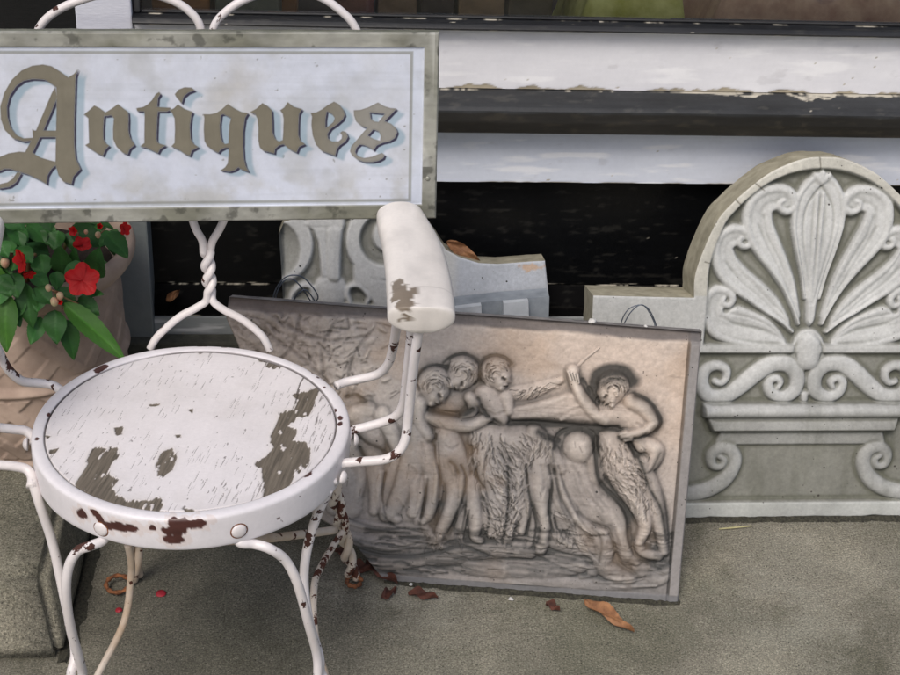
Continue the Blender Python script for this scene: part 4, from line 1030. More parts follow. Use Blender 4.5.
c = c*(1-mr[..., None])+mr[..., None]*srgb(142, 138, 136)*(.85+.3*n1[..., None])
c = c*(1-mg[..., None]*.5)
c = c*(1-mb[..., None]*.85)+mb[..., None]*.85*srgb(112, 112, 114)*(.8+.4*n1[..., None])
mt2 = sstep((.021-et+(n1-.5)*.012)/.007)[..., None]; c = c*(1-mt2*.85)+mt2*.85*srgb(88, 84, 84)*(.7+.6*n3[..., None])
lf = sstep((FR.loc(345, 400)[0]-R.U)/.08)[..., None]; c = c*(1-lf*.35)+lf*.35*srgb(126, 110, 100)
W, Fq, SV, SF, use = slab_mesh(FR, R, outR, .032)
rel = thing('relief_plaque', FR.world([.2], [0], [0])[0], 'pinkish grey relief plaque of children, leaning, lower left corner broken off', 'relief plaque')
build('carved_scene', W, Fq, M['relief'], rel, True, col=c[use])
autosmooth(build('plaque_body', SV, SF, M['relief_side'], rel, True), 40)

# ------------------------------------------------------------------ the painted sign
def plane_on(x, y, o, n): return onplane(x, y, o, n)
sgY, sgZ = 1.772, .655
sbl = WZ(0, 224, sgZ); sbr = WZ(436, 218.5, sgZ)
sl_ = (sbl+sbr)/2
u = (sbr-sbl)/np.linalg.norm(sbr-sbl)
FS = lean_frame(sbr-u*.68, sbr, 9)
LS = FS.locs
W_ = .68; H_ = FS.loc(436, 32)[1]
fs = Field(0, W_, 0, H_, .00085)
fs.u0 = 0
def fillpoly(mask, P):
    sl = fs.sub(P, .002); d = poly_sd(fs.U[sl], fs.V[sl], P)
    mask[sl] = np.maximum(mask[sl], np.clip(.5-d/.0011, 0, 1))
def cutpoly(mask, P):
    sl = fs.sub(P, .002); d = poly_sd(fs.U[sl], fs.V[sl], P)
    mask[sl] = np.minimum(mask[sl], 1-np.clip(.5-d/.0011, 0, 1))
G = []
def glyph(polys, holes, k, ox, oy): G.append((polys, holes, k, ox, oy))
glyph([[(362, 66), (352, 100), (349, 200), (346, 300), (346, 420), (352, 480), (375, 530), (342, 566), (333, 602), (295, 590), (272, 560), (258, 510), (260, 400), (264, 200), (262, 150), (215, 118), (200, 114), (150, 112), (110, 120), (75, 145), (45, 190), (32, 240), (35, 290), (48, 335), (75, 372), (110, 388), (152, 386), (158, 398), (110, 403), (60, 388), (22, 350), (4, 300), (1, 240), (20, 175), (55, 115), (100, 72), (150, 50), (200, 44), (240, 52), (280, 76), (318, 104), (345, 88)],
       [(255, 150), (268, 195), (205, 345), (150, 458), (114, 458), (160, 370), (240, 180)],
       [(150, 345), (160, 352), (268, 352), (268, 383), (154, 383)],
       [(-60, 520), (-30, 490), (0, 474), (40, 458), (90, 450), (150, 455), (190, 478), (230, 490), (262, 498), (262, 512), (240, 530), (222, 560), (217, 602), (180, 580), (130, 556), (95, 546), (50, 531), (20, 530), (0, 540), (-30, 548)],
       [(80, 545), (99, 550), (76, 592), (45, 614), (0, 622), (-40, 612), (-66, 585), (-55, 578), (-30, 597), (0, 601), (35, 593), (60, 575)]], [], 4.66, 0, 55)
glyph([[(58, 235), (100, 200), (130, 171), (165, 188), (205, 218), (196, 250), (190, 330), (192, 400), (205, 425), (232, 442), (205, 470), (188, 512), (150, 495), (100, 462), (68, 440), (95, 425), (92, 350), (90, 260), (70, 238)],
       [(196, 224), (245, 195), (290, 162), (325, 190), (358, 215), (362, 260), (360, 340), (372, 390), (403, 438), (370, 465), (355, 503), (320, 490), (280, 450), (258, 400), (256, 330), (262, 260), (245, 238), (200, 244)],
       [(568, 80), (577, 95), (560, 120), (555, 182), (640, 186), (650, 196), (620, 213), (560, 213), (556, 250), (552, 340), (550, 400), (560, 425), (590, 435), (615, 440), (575, 465), (560, 494), (520, 475), (480, 456), (440, 448), (468, 425), (468, 330), (470, 250), (468, 211), (420, 211), (414, 190), (460, 182), (490, 165), (520, 135), (545, 95)],
       [(638, 205), (668, 190), (695, 164), (740, 195), (795, 215), (785, 240), (775, 320), (782, 400), (800, 430), (834, 452), (790, 475), (776, 513), (740, 499), (700, 470), (650, 448), (672, 425), (675, 330), (672, 260), (655, 222)],
       [(673, 96), (700, 64), (740, 49), (785, 51), (810, 68), (765, 85), (735, 110), (718, 160), (705, 140), (685, 118)]], [], 6.754, 75, 80)
glyph([[(63, 181), (110, 182), (160, 172), (200, 145), (245, 104), (300, 140), (350, 165), (397, 172), (375, 210), (362, 300), (360, 420), (365, 510), (380, 570), (402, 613), (365, 601), (340, 590), (325, 578), (300, 600), (260, 612), (190, 603), (225, 580), (245, 550), (252, 480), (255, 432), (225, 432), (190, 450), (175, 471), (140, 455), (90, 420), (70, 380), (65, 300), (70, 210)],
       [(413, 165), (460, 140), (505, 97), (545, 120), (575, 150), (580, 220), (582, 320), (600, 365), (630, 385), (658, 375), (660, 330), (665, 220), (658, 180), (638, 152), (670, 130), (695, 90), (740, 125), (802, 142), (780, 180), (775, 260), (775, 340), (790, 380), (827, 405), (780, 425), (762, 469), (720, 450), (690, 430), (665, 405), (630, 415), (600, 440), (595, 476), (560, 466), (510, 455), (485, 430), (475, 380), (475, 280), (470, 220), (450, 180)]],
      [[(195, 184), (215, 181), (270, 210), (258, 260), (254, 330), (250, 400), (225, 405), (205, 390), (190, 340), (186, 260)]], 7.5, 195, 90)
glyph([[(80, 172), (120, 168), (165, 145), (205, 115), (255, 87), (290, 105), (325, 150), (335, 185), (320, 220), (280, 255), (230, 290), (205, 330), (210, 365), (240, 385), (290, 385), (312, 365), (315, 340), (300, 320), (320, 307), (345, 315), (359, 350), (340, 385), (300, 412), (277, 440), (263, 492), (215, 475), (160, 455), (120, 410), (95, 340), (85, 260), (90, 200)],
       [(403, 151), (455, 148), (510, 130), (585, 93), (630, 120), (680, 135), (724, 138), (690, 175), (632, 235), (680, 250), (715, 280), (729, 315), (710, 360), (670, 385), (620, 395), (575, 415), (550, 452), (520, 430), (480, 412), (450, 408), (425, 430), (412, 465), (430, 495), (480, 510), (540, 500), (590, 480), (615, 471), (634, 485), (625, 510), (590, 530), (540, 540), (480, 539), (430, 521), (390, 490), (374, 460), (385, 420), (430, 370), (480, 310), (505, 285), (460, 270), (420, 235), (405, 190)]],
      [[(200, 158), (240, 180), (260, 210), (250, 240), (215, 270), (190, 286), (190, 220)], [(522, 166), (637, 178), (590, 238), (560, 235), (530, 215)], [(550, 294), (590, 310), (605, 345), (600, 380), (555, 367), (506, 342)]], 7.5, 300, 90)
letters = np.zeros(fs.U.shape)
for polys, holes, k, ox, oy in G:
    m1 = np.zeros(fs.U.shape)
    for P in polys: fillpoly(m1, LS([(ox+p[0]/k, oy+p[1]/k) for p in P]))
    for P in holes: cutpoly(m1, LS([(ox+p[0]/k, oy+p[1]/k) for p in P]))
    letters = np.maximum(letters, m1)
def shift(a, du, dv):
    i, j = int(round(du/fs.res)), int(round(dv/fs.res)); o = np.zeros_like(a)
    o[:a.shape[0]-j, i:] = a[j:, :a.shape[1]-i]; return o
ps = .00142
navy = np.zeros_like(letters)
for q in (.8, 1.4, 1.9): navy = np.maximum(navy, shift(letters, q*ps, q*.85*ps))
blue = np.zeros_like(letters)
for q in (3.4, 5.0, 6.4, 7.6): blue = np.maximum(blue, shift(letters, q*ps, q*.66*ps))
blue = blur(blue, 1)
Us, Vs = fs.U, fs.V
n1 = fbm(Us*9, Vs*9, 5); n2 = fbm(Us*30+7, Vs*30, 5); n3 = fbm(Us*3+1, Vs*3+5, 3)
c = (srgb(196, 202, 216)*(1-n1[..., None]*.5)+srgb(214, 216, 224)*n1[..., None]*.5)
# yellowish water stain and grime along the foot
st = LS([(237, 88)])[0]; sm = np.clip(1-np.sqrt(((Us-st[0])/.045)**2+((Vs-st[1])/.045)**2)+(n2-.5)*1.3, 0, 1)[..., None]
c = c*(1-.38*sm)+srgb(178, 170, 150)*.38*sm
gr = ((.35+.65*sstep((.085-Vs)/.06))*np.clip((n2-.42)*4, 0, 1)*.5)[..., None]; c = c*(1-gr)+srgb(160, 156, 140)*gr
sc2 = (np.clip((fbm(Us*22, Vs*22+50, 5)-.56)*8, 0, 1)*.34)[..., None]; c = c*(1-sc2)+srgb(170, 172, 172)*sc2
st_ = (np.clip((fbm(Us*10, Vs*170, 5)-.56)*5, 0, 1)*.16)[..., None]; c = c*(1-st_)+srgb(158, 164, 172)*st_
fl_ = (np.clip((fbm(Us*130, Vs*130, 3)-.83)*30, 0, 1)*.6)[..., None]; c = c*(1-fl_)+srgb(112, 110, 100)*fl_
bl = (blue*.86*(.85+.3*n2))[..., None]; c = c*(1-bl)+srgb(148, 168, 182)*bl
sl1 = LS([(410, 54), (410, 203)])
uL = FS.loc(411, 120)[0]; vT = FS.loc(200, 52.5)[1]; vB = FS.loc(200, 202.5)[1]
uF = FS.loc(423, 120)[0]; vFT = FS.loc(200, 47)[1]; vFB = FS.loc(200, 206.5)[1]; uE = FS.loc(433.3, 120)[0]
lw = .0030
line = np.zeros(Us.shape)
dx = np.maximum(np.maximum(Us-uL, (W_-uL)-Us), np.maximum(Vs-vT, vB-Vs))
line = np.clip(1-(np.abs(dx)-lw*.55)/.0008, 0, 1)
line = np.maximum(line, .55*np.clip(1-(np.abs(dx+.0)-0)/.0008, 0, 1))
olive = srgb(142, 144, 140)
c = c*(1-line[..., None]*.85)+olive*line[..., None]*.85
outb = np.clip((dx-.0006)/.0006, 0, 1)[..., None]*.25; c = c*(1-outb)+srgb(196, 206, 222)*outb
dfr = np.maximum(np.maximum(Us-uF, (W_-uF)-Us), np.maximum(Vs-vFT, vFB-Vs))
fm = np.clip(dfr/.0008+.5, 0, 1)[..., None]
worn = np.clip((fbm(Us*14+3, Vs*14, 5)-.38)*4, 0, 1)[..., None]
gr2 = fbm(Us*55, Vs*160, 5)[..., None]
fcol = srgb(118, 118, 106)*worn+srgb(150, 150, 142)*(1-worn)
fcol = fcol*(.50+.5*n2[..., None]+.46*gr2)
spots = np.clip((fbm(Us*60, Vs*60+9, 5)-.60)*10, 0, 1)[..., None]; fcol = fcol*(1-.6*spots)+srgb(48, 48, 42)*.6*spots
side = (Us > uF) | (Us < W_-uF)
pale_side = np.clip((fbm(Us*20, Vs*9+3, 4)-.35)*5, 0, 1)*(Vs > FS.loc(430, 166)[1])*side*(Us < uE)*(Us > W_-uE)
fcol = fcol*(1-.75*pale_side[..., None])+srgb(206, 206, 200)*.75*pale_side[..., None]
c = c*(1-fm)+fcol*fm
for i, (mm, cc) in enumerate(((navy*(1-letters), srgb(48, 44, 66)), (letters, None))):
    if cc is None:
        g = np.clip((Us-FS.loc(300, 120)[0])/.10+(n1-.5)*.8, 0, 1)[..., None]
        gold = srgb(120, 115, 101)*(1-g)+srgb(140, 138, 132)*g
        gold = gold*(.86+.16*n2[..., None]+.12*fbm(Us*200, Vs*24, 4)[..., None]); edge = np.clip((letters-blur(letters, 1))*1.4, 0, .35)[..., None]
        gold = gold*(1-edge)+srgb(84, 76, 66)*edge
        cc = gold
    mk_ = mm[..., None]; c = c*(1-mk_)+cc*mk_
fs.H = .0004*(fbm(Us*40, Vs*40, 3)-.5)+.0028*np.clip(dfr/.0012+.5, 0, 1)
soff = [(0, 0), (W_, 0), (W_, H_), (0, H_)]
Wd, Fq, SV, SF, use = slab_mesh(FS, fs, soff, .019)
sg = thing('antiques_sign', FS.world([W_/2], [0], [0])[0], 'long painted sign reading Antiques in gold blackletter, propped on the arms of the white chair', 'sign')
build('painted_board', Wd, Fq, M['sign'], sg, True, col=c[use])
autosmooth(build('board_edge', SV, SF, M['signside'], sg, True), 40)
def dome(name, p, nrm, r, h, m, parent, seg=14):
    nrm = np.array(nrm, float)/np.linalg.norm(nrm); a = np.cross(nrm, [0, 0, 1] if abs(nrm[2]) < .9 else [1, 0, 0]); a /= np.linalg.norm(a); b = np.cross(nrm, a)
    V = []; F = []; rings = 5
    for i in range(rings):
        t = i/rings*math.pi/2
        for k in range(seg):
            q = 2*math.pi*k/seg; V.append(np.array(p)+nrm*h*math.sin(t)+r*math.cos(t)*(a*math.cos(q)+b*math.sin(q)))
    V.append(np.array(p)+nrm*h)
    for i in range(rings-1):
        for k in range(seg): F.append([i*seg+k, i*seg+(k+1) % seg, (i+1)*seg+(k+1) % seg, (i+1)*seg+k])
    for k in range(seg): F.append([(rings-1)*seg+k, (rings-1)*seg+(k+1) % seg, len(V)-1])
    F.append(list(range(seg))[::-1])
    return build(name, np.array(V), F, m, parent, True)
M['screw'] = m_plain('dull_screw', srgb(150, 150, 140), .5, .2, 60, .0002, metal=.4)
for (x, y) in ((427.5, 178),): dome('screw', FS.world(*[[q] for q in FS.loc(x, y)], [.003])[0], FS.n, .0032, .0015, M['screw'], sg)

# ------------------------------------------------------------------ white wire chair
SCX, SCY, SZ, SR = -.166, 1.590, .451, .196
chair = thing('wire_chair', (SCX, SCY, 0), 'white enamelled wire armchair with a round peeling wooden seat, chipped to rust', 'chair')
def blobmask(V, blobs, wob=.35, fs_=140):
    """ragged chips: blobs = (point, radius, [tangent, stretch])"""
    m = np.zeros(len(V)); nz = fbm(V[:, 0]*fs_+V[:, 2]*fs_*.7, V[:, 1]*fs_-V[:, 2]*fs_*.5, 4)-.5
    for b in blobs:
        d = V-np.array(b[0]); q = d/b[1]
        if len(b) > 2:
            t = np.array(b[2], float); t /= np.linalg.norm(t); a = q @ t; q = q-np.outer(a, t)*(1-1/b[3])
        m = np.maximum(m, np.clip((1-np.linalg.norm(q, axis=1)+nz*wob*3)/.12, 0, 1))
    return m
# seat board
FSe = Frame((SCX-.2, SCY-.2, SZ-.0015), (1, 0, 0), (0, 1, 0))
ts = np.linspace(0, 2*math.pi, 121)[:-1]
sout = [(.2+.1800*math.cos(a), .2+.1800*math.sin(a)) for a in ts]
fse = Field(.018, .382, .018, .382, .0008)
U, V = fse.U, fse.V
def ZS(P, k=2.5, ox=0, oy=330): return FSe.locs([(ox+p[0]/k, oy+p[1]/k) for p in P])
bare = np.zeros(U.shape)
jn = (fbm(U*130, V*130, 4)-.5); gdir = np.array(FSe.loc(311, 380))-np.array(FSe.loc(300, 404)); gdir /= np.linalg.norm(gdir); gper = np.array([-gdir[1], gdir[0]])
ga = U*gdir[0]+V*gdir[1]; gp = U*gper[0]+V*gper[1]
jn2 = fbm(ga*40, gp*420, 3)-.5
for P in ([(235, 300), (285, 298), (290, 312), (268, 340), (265, 362), (285, 376), (272, 398), (300, 425), (290, 438), (330, 430), (360, 432), (394, 424), (400, 436), (387, 474), (330, 468), (250, 448), (192, 424), (205, 400), (195, 385), (215, 350)],
          [(405, 312), (430, 300), (437, 318), (425, 350), (405, 365), (395, 358), (402, 330)],
          [(792, 148), (783, 182), (768, 214), (738, 216), (733, 228), (712, 240), (735, 252), (722, 280), (760, 284), (771, 310), (765, 335), (740, 355), (720, 382), (692, 410), (659, 421), (666, 372), (660, 346), (645, 336), (690, 300), (683, 266), (700, 232), (705, 210), (738, 202), (752, 175), (738, 163), (768, 158)],
          [(640, 55), (665, 57), (680, 70), (702, 72), (708, 86), (686, 97), (672, 90), (678, 77), (655, 80)],
          [(452, 446), (478, 447), (492, 455), (470, 459)], [(122, 300), (150, 295), (140, 308), (122, 312)], [(372, 186), (402, 184), (400, 190), (376, 193)],
          [(436, 262), (455, 262), (452, 270), (440, 270)], [(470, 200), (484, 196), (482, 212)], [(108, 262), (130, 266), (120, 274)], [(488, 48), (520, 44), (512, 56), (498, 62)], [(285, 245), (310, 240), (306, 262), (290, 268)]):
    q = ZS(P); sl = fse.sub(q, .008); big_ = np.ptp(np.array(q), axis=0).max() > .03; d = poly_sd(U[sl], V[sl], q)+jn[sl]*(.0022 if big_ else .0012)+jn2[sl]*(.0085 if big_ else .003)-(.0030 if big_ else -.0004)
    bare[sl] = np.maximum(bare[sl], np.clip(.5-d/.0011, 0, 1))
islands = np.clip((fbm(ga*60, gp*160+8, 4)-.72)*26, 0, 1)*bare; bare -= islands
crack = np.zeros(U.shape)
def crk(p, l, w, a):
    global crack
    P = [np.array(p)+gdir*l*t+gper*rng.uniform(-.0007, .0007) for t in (-.5, 0, .5)]
    rad = np.array([w*.4, w, w*.3]); 
    sl = fse.sub(P, .004); 
    o = fse.stroke_t(P, rad); crack[o[0]] = np.maximum(crack[o[0]], a*np.clip((1.25-o[1])/.5, 0, 1))
for k in range(330):
    a = rng.uniform(0, 6.283); r = .178*math.sqrt(rng.uniform(.05, 1)); p = (.2+r*math.cos(a), .2+r*math.sin(a))
    if fbm(np.array([p[0]*16]), np.array([p[1]*16]))[0]+.25*r/.178 < .56: continue
    crk(p, rng.uniform(.005, .026), rng.uniform(.00022, .0005), rng.uniform(.4, .95))
for k in range(50):
    p = ZS([(rng.uniform(520, 660), rng.uniform(380, 430))])[0] if k < 22 else ZS([(rng.uniform(780, 830), rng.uniform(170, 300))])[0]
    crk(p, rng.uniform(.006, .02), rng.uniform(.0005, .0009), rng.uniform(.5, .9))
for seg in ([(765, 110), (750, 135), (742, 160)], [(738, 185), (748, 150)]):
    q = np.array(ZS(seg)); o = fse.stroke_t(q, np.ones(len(q))*.0009); crack[o[0]] = np.maximum(crack[o[0]], np.clip((1.3-o[1])/.4, 0, 1))
bits = np.clip((fbm(ga*110+30, gp*230, 3)-.82)*30, 0, 1); crack = np.maximum(crack, bits*.8)
rr_ = np.hypot(U-.2, V-.2)
fse.H = .0008*(1-np.clip(bare, 0, 1))+.0007*np.clip(blur(bare, 2)*2, 0, 1)*(1-bare)-.0008*crack+.0002*jn2-.0004*np.clip(bare, 0, 1)
fse.H = blur(fse.H, 1)
n1 = fbm(U*12, V*12, 5)[..., None]; gw = fbm(ga*25, gp*500, 4)[..., None]
c = srgb(226, 221, 222)*(.93+.07*n1)+0*U[..., None]; c = c*(.985+.03*gw)
edge_d = np.clip((rr_-.165)/.015, 0, 1)[..., None]*.06; c = c*(1-edge_d); gy = (np.clip((fbm(U*22+5, V*22, 5)-.48)*4, 0, 1)*.13)[..., None]; c = c*(1-gy)+srgb(176, 168, 158)*gy
hl = (np.clip(blur(bare, 7)-bare, 0, 1)*.35)[..., None]; c = c*(1-hl)+srgb(196, 186, 170)*hl
bw = srgb(108, 100, 89)*(.38+1.2*gw); c = c*(1-bare[..., None])+bw*bare[..., None]
lip = np.clip(blur(bare, 2)-bare, 0, 1)[..., None]*.25; c = c*(1-lip)+srgb(170, 160, 145)*lip
c = c*(1-crack[..., None]*.88)+srgb(66, 58, 50)*crack[..., None]*.88
gap = np.clip((rr_-.1788)/.0006, 0, 1)[..., None]; c = c*(1-gap*.85)+srgb(46, 38, 34)*gap*.85
Wd, Fq, SV, SF, use = slab_mesh(FSe, fse, sout, .012)
build('seat_panel', Wd, Fq, M['seatwood'], chair, True, col=c[use])
build('seat_underside', SV, SF, M['iron'], chair, False)
# hoop round it
prof = catmull([(.1806, .438), (.1806, .4485), (.1818, .4512), (.1865, .4524), (.1925, .4520), (.1962, .4495), (.1972, .4440), (.1974, .4300), (.1972, .4150), (.1962, .4085), (.1935, .4065), (.1900, .4075), (.1895, .4200), (.1892, .4360)], 7)
NS = 1300; VV, FF = lathe([tuple(p) for p in prof], (SCX, SCY, 0), NS)
th = np.arange(NS)*2*math.pi/NS
dent_ = (.0006*np.sin(th*3+1)+.0004*np.sin(th*7))
VV[:, 0] += np.tile(dent_*np.cos(th), len(prof)); VV[:, 1] += np.tile(dent_*np.sin(th), len(prof))
FF = np.array(FF)
def rimhit(x, y, r=.1972):
    d = ray(x, y); o = CC-np.array([SCX, SCY, 0]); a = d[0]**2+d[1]**2; b = 2*(o[0]*d[0]+o[1]*d[1]); cc = o[0]**2+o[1]**2-r*r
    disc = b*b-4*a*cc
    if disc < 0: return WZ(x, y, .44)
    t = (-b-math.sqrt(disc))/(2*a); return CC+d*t
bl = []
def zp(x, y): return (x/2.5, 330+y/2.5)
for (x, y, r, s) in ((262, 487, 6, 1.3), (280, 490, 9, 1.6), (300, 492, 9, 1.8), (325, 495, 8, 1.7), (443, 484, 11, 1.6), (430, 500, 11, 1.5), (450, 493, 12, 1.5), (470, 488, 8, 1.8), (495, 484, 10, 1.9), (436, 522, 10, 1.7), (445, 510, 8, 1), (205, 460, 11, 1.1), (243, 463, 5, 2), (250, 472, 7, 1), (381, 495, 6, 1), (236, 455, 4, 2), (670, 425, 4, 1.4), (689, 421, 3, 1)):
    p = rimhit(*zp(x, y)); t = np.array([-(p[1]-SCY), p[0]-SCX, 0]); bl.append((p, 1.4*r/2.5/790, t, s))
for (x, y, r, s) in ((770, 363, 6, 2.2), (852, 222, 5, 1.6), (850, 236, 5, 1.6), (778, 100, 6, 1.6), (785, 106, 5, 1.4), (795, 120, 3, 1.5), (812, 145, 3.5, 1), (838, 200, 4, 2), (250, 97, 8, 2.0), (243, 104, 5, 1.5), (625, 42, 7, 2.8), (640, 44, 6, 2), (505, 40, 4, 2.5), (122, 212, 4, 1.6), (92, 273, 4, 1.5), (107, 367, 5, 1), (560, 44, 2.5, 3), (690, 62, 4, 3)):
    p = WZ(*zp(x, y), .4515); t = np.array([-(p[1]-SCY), p[0]-SCX, 0]); bl.append((p, 1.3*r/2.5/720, t, s))
for k in range(60):
    a = rng.uniform(0, 6.283); bl.append(((SCX+.197*math.cos(a), SCY+.197*math.sin(a), rng.uniform(.41, .45)), rng.uniform(.0004, .0012), (-math.sin(a), math.cos(a), 0), rng.uniform(1, 2.5)))
mk_ = blobmask(VV, bl, .30)[:, None]
inner_e = np.clip((.1816-np.hypot(VV[:, 0]-SCX, VV[:, 1]-SCY))/.0008, 0, 1)[:, None]
nn = fbm(np.arctan2(VV[:, 1]-SCY, VV[:, 0]-SCX)*14+50, VV[:, 2]*120, 4)[:, None]
c = srgb(226, 222, 225)*(.94+.06*nn); c = c*(1-inner_e*.7)+srgb(60, 48, 42)*inner_e*.7
rb_ = rimhit(101, 529); 
halo = np.clip(blobmask(VV, [(b[0], b[1]*1.7, b[2], b[3]) for b in bl[:17]], .5), 0, 1)[:, None]*.22
c = c*(1-halo)+srgb(196, 160, 130)*halo
c = c*(1-mk_)+srgb(74, 44, 40)*(.7+.6*nn)*mk_
VV2 = VV.copy(); cen = np.column_stack([VV[:, 0]-SCX, VV[:, 1]-SCY, np.zeros(len(VV))]); cen /= np.linalg.norm(cen, axis=1)[:, None]+1e-9
VV2 -= cen*.0004*mk_
build('seat_rim', VV2, FF, M['rim'], chair, True, col=c)
RR = .0060
def rod(pts, r=RR): return tube(pts, r, 14, 8)
def B(x, y): return onplane(x, y, (0, 1.787, .45), (0, 1, -.15))
# rivets
def rivet(p, r=.0094, h=.0034):
    n_ = np.array([p[0]-SCX, p[1]-SCY, 0]); o_ = dome('rivet', p, n_, r, h, M['rim_plain'], chair); dome('rust_ring', p, n_, r*1.13, .0006, M['rust'], o_, 24)
M['rim_plain'] = m_painted('rivet_enamel', srgb(226, 220, 220), RUST, .4, .57, 160)
b1, b2 = rimhit(101, 529), rimhit(239, 531)
for p in (b1, b2): rivet(p)
# legs: two wires each, joined low down
def legs(a, b, name='leg', m=None):
    parts = [rod(a), rod(b)]; return build(name, *join(parts), m or M['iron'], chair)
fl = np.array([-.338, 1.425, 0.004]); frt = np.array([.012, 1.425, 0.004])
A1 = [WZ(32, 480, .425), WZ(40, 505, .395), WZ(53, 545, .335), WZ(66, 605, .255), WZ(75, 650, .195)]
A2 = [b1+np.array([.008, .020, -.012]), b1+np.array([.0, .006, -.021]), WZ(90, 546, .400), WZ(78, 551, .392), WZ(69, 566, .37), WZ(66, 590, .335), WZ(70, 625, .275), WZ(78, 655, .215)]
T1, T2 = twist((A1[-1]+A2[-1])/2-np.array([0, 0, .02]), fl, .0068, 1.6, 2.4)
legs(A1+T1[1:], A2+T2[1:])
A3 = [b2+np.array([-.008, .020, -.012]), b2+np.array([.0, .006, -.021]), WZ(254, 544, .400), WZ(270, 549, .395), WZ(286, 561, .372), WZ(298, 585, .335), WZ(309, 625, .265), WZ(317, 655, .205)]
A4 = [WZ(329, 489, .415), WZ(318, 513, .38), WZ(308, 545, .335), WZ(304, 580, .285), WZ(309, 620, .235), WZ(319, 655, .195)]
T1, T2 = twist((A3[-1]+A4[-1])/2-np.array([0, 0, .02]), frt, .0068, 1.6, 1.2)
legs(A3+T1[1:], A4+T2[1:])
fr1, fr2 = np.array([.043, 1.832, .006]), np.array([-.288, 1.838, .006])
T1, T2 = twist((-.012, 1.70, .415), fr1, .0062, 4.6)
lr = legs(T1, T2, 'leg', M['iron_rusty'])
T1, T2 = twist((-.272, 1.745, .41), fr2, .0060, 2.2, 1.0)
ll = legs(T1, T2, 'leg', M['iron_rusty'])
# rusted loops the rear wires end in
def ringloop(c_, r, t, m, parent, name='foot_loop', tilt=.2):
    P = [np.array(c_)+np.array([r*math.cos(a), r*math.sin(a)*.9, .004+tilt*r*math.sin(a)]) for a in np.linspace(0, 2*math.pi*.93, 26)]
    V_, F_ = tube(P, t*(1+.25*np.sin(np.arange(26)*1.9)), 10, 3); return build(name, V_, F_, m, parent)
ringloop(WZ(118, 586, .008), .0175, .0032, M['rust'], ll)
ringloop(WZ(354, 583, .006), .011, .0034, M['rust'], lr)
# stretchers and side braces
br = join([rod([WY(128, 545, 1.60), WY(131, 560, 1.60), WY(131, 578, 1.60), WY(124, 622, 1.575), WY(99, 673, 1.535), WY(76, 718, 1.49), fl+np.array([0, .01, .10])], .0050)])
build('brace', *br, M['iron_rusty'], chair)
br = join([rod([WY(343, 532, 1.765), WY(335, 543, 1.745), WY(322, 565, 1.70), WY(314, 588, 1.65), WY(316, 640, 1.57), frt+np.array([0, .012, .12])], .0050)])
build('brace', *br, M['iron_rusty'], chair)
build('stretcher', *join([rod([WY(205, 541, 1.50), WY(262, 539, 1.57), WY(335, 530, 1.70)], .0058)]), M['iron_rusty'], chair)
# back: two tall loops springing from one twisted stem
tw0, tw1 = B(210, 294), B(207, 250)
Ta, Tb = twist(tw0, tw1, .0050, 1.5, .4)
lft = [B(150, 349), B(158, 336), B(178, 318), B(196, 308), B(206, 301)]
rgt = [B(270, 351), B(262, 336), B(243, 320), B(224, 310), B(213, 301)]
loopL = [B(202, 240), B(194, 224), B(182, 180), B(178, 130), B(192, 70), B(201, 32), B(188, 10), B(160, -4), B(122, -9), B(84, -1), B(55, 12), B(37, 32), B(18, 80), B(2, 140), B(-10, 195), WZ(-16, 226, .648)]
loopR = [B(213, 240), B(222, 224), B(240, 180), B(240, 130), B(222, 70), B(213, 32), B(228, 10), B(254, -4), B(288, -10), B(318, -4), B(342, 12), B(357, 31), B(376, 80), B(390, 140), B(399, 190), WZ(402, 222, .648)]
def fade(a, b): return a[:-1]+b[1:]
build('chair_back', *join([rod(lft+Ta[1:]+loopR, .0053), rod(rgt+Tb[1:]+loopL, .0053)]), M['iron'], chair)
# arms: three wires up to a wooden pad
def armpad(parent, path, rust=False):
    P = np.array(path); cs = catmull(P, 34)
    n_ = len(cs); r_ = np.array([.5*.070]*n_)
    s = np.linspace(0, 1, n_)
    r_ = .0382*(1+.06*np.sin(s*3.1)-.27*s**1.6)*np.sqrt(np.clip(1-(1-np.clip(s/.07, 0, 1))**2, .015, 1))*np.sqrt(np.clip((1-s)*16, 0, 1)**.9+.02)
    SEG = 72; T = np.gradient(cs, axis=0); T /= np.linalg.norm(T, axis=1)[:, None]; VVp = []
    for i in range(n_):
        S_ = np.cross(T[i], [0, 0, 1.0]); S_ /= np.linalg.norm(S_); Up = np.cross(S_, T[i])
        for k in range(SEG):
            a = 2*math.pi*k/SEG; ca, sa = math.cos(a), math.sin(a)
            ex = .72; x_ = np.sign(ca)*abs(ca)**ex*r_[i]; y_ = np.sign(sa)*abs(sa)**.8*.0188*min(1, r_[i]/.022)
            VVp.append(cs[i]+S_*x_+Up*y_)
    F_ = [[i*SEG+k, (i+1)*SEG+k, (i+1)*SEG+(k+1) % SEG, i*SEG+(k+1) % SEG] for i in range(n_-1) for k in range(SEG)]
    F_ += [[k for k in range(SEG)], [(n_-1)*SEG+k for k in range(SEG)][::-1]]
    return np.array(VVp), F_
def pts_arm(L): return [WZ(x, y, z) for x, y, z in L]
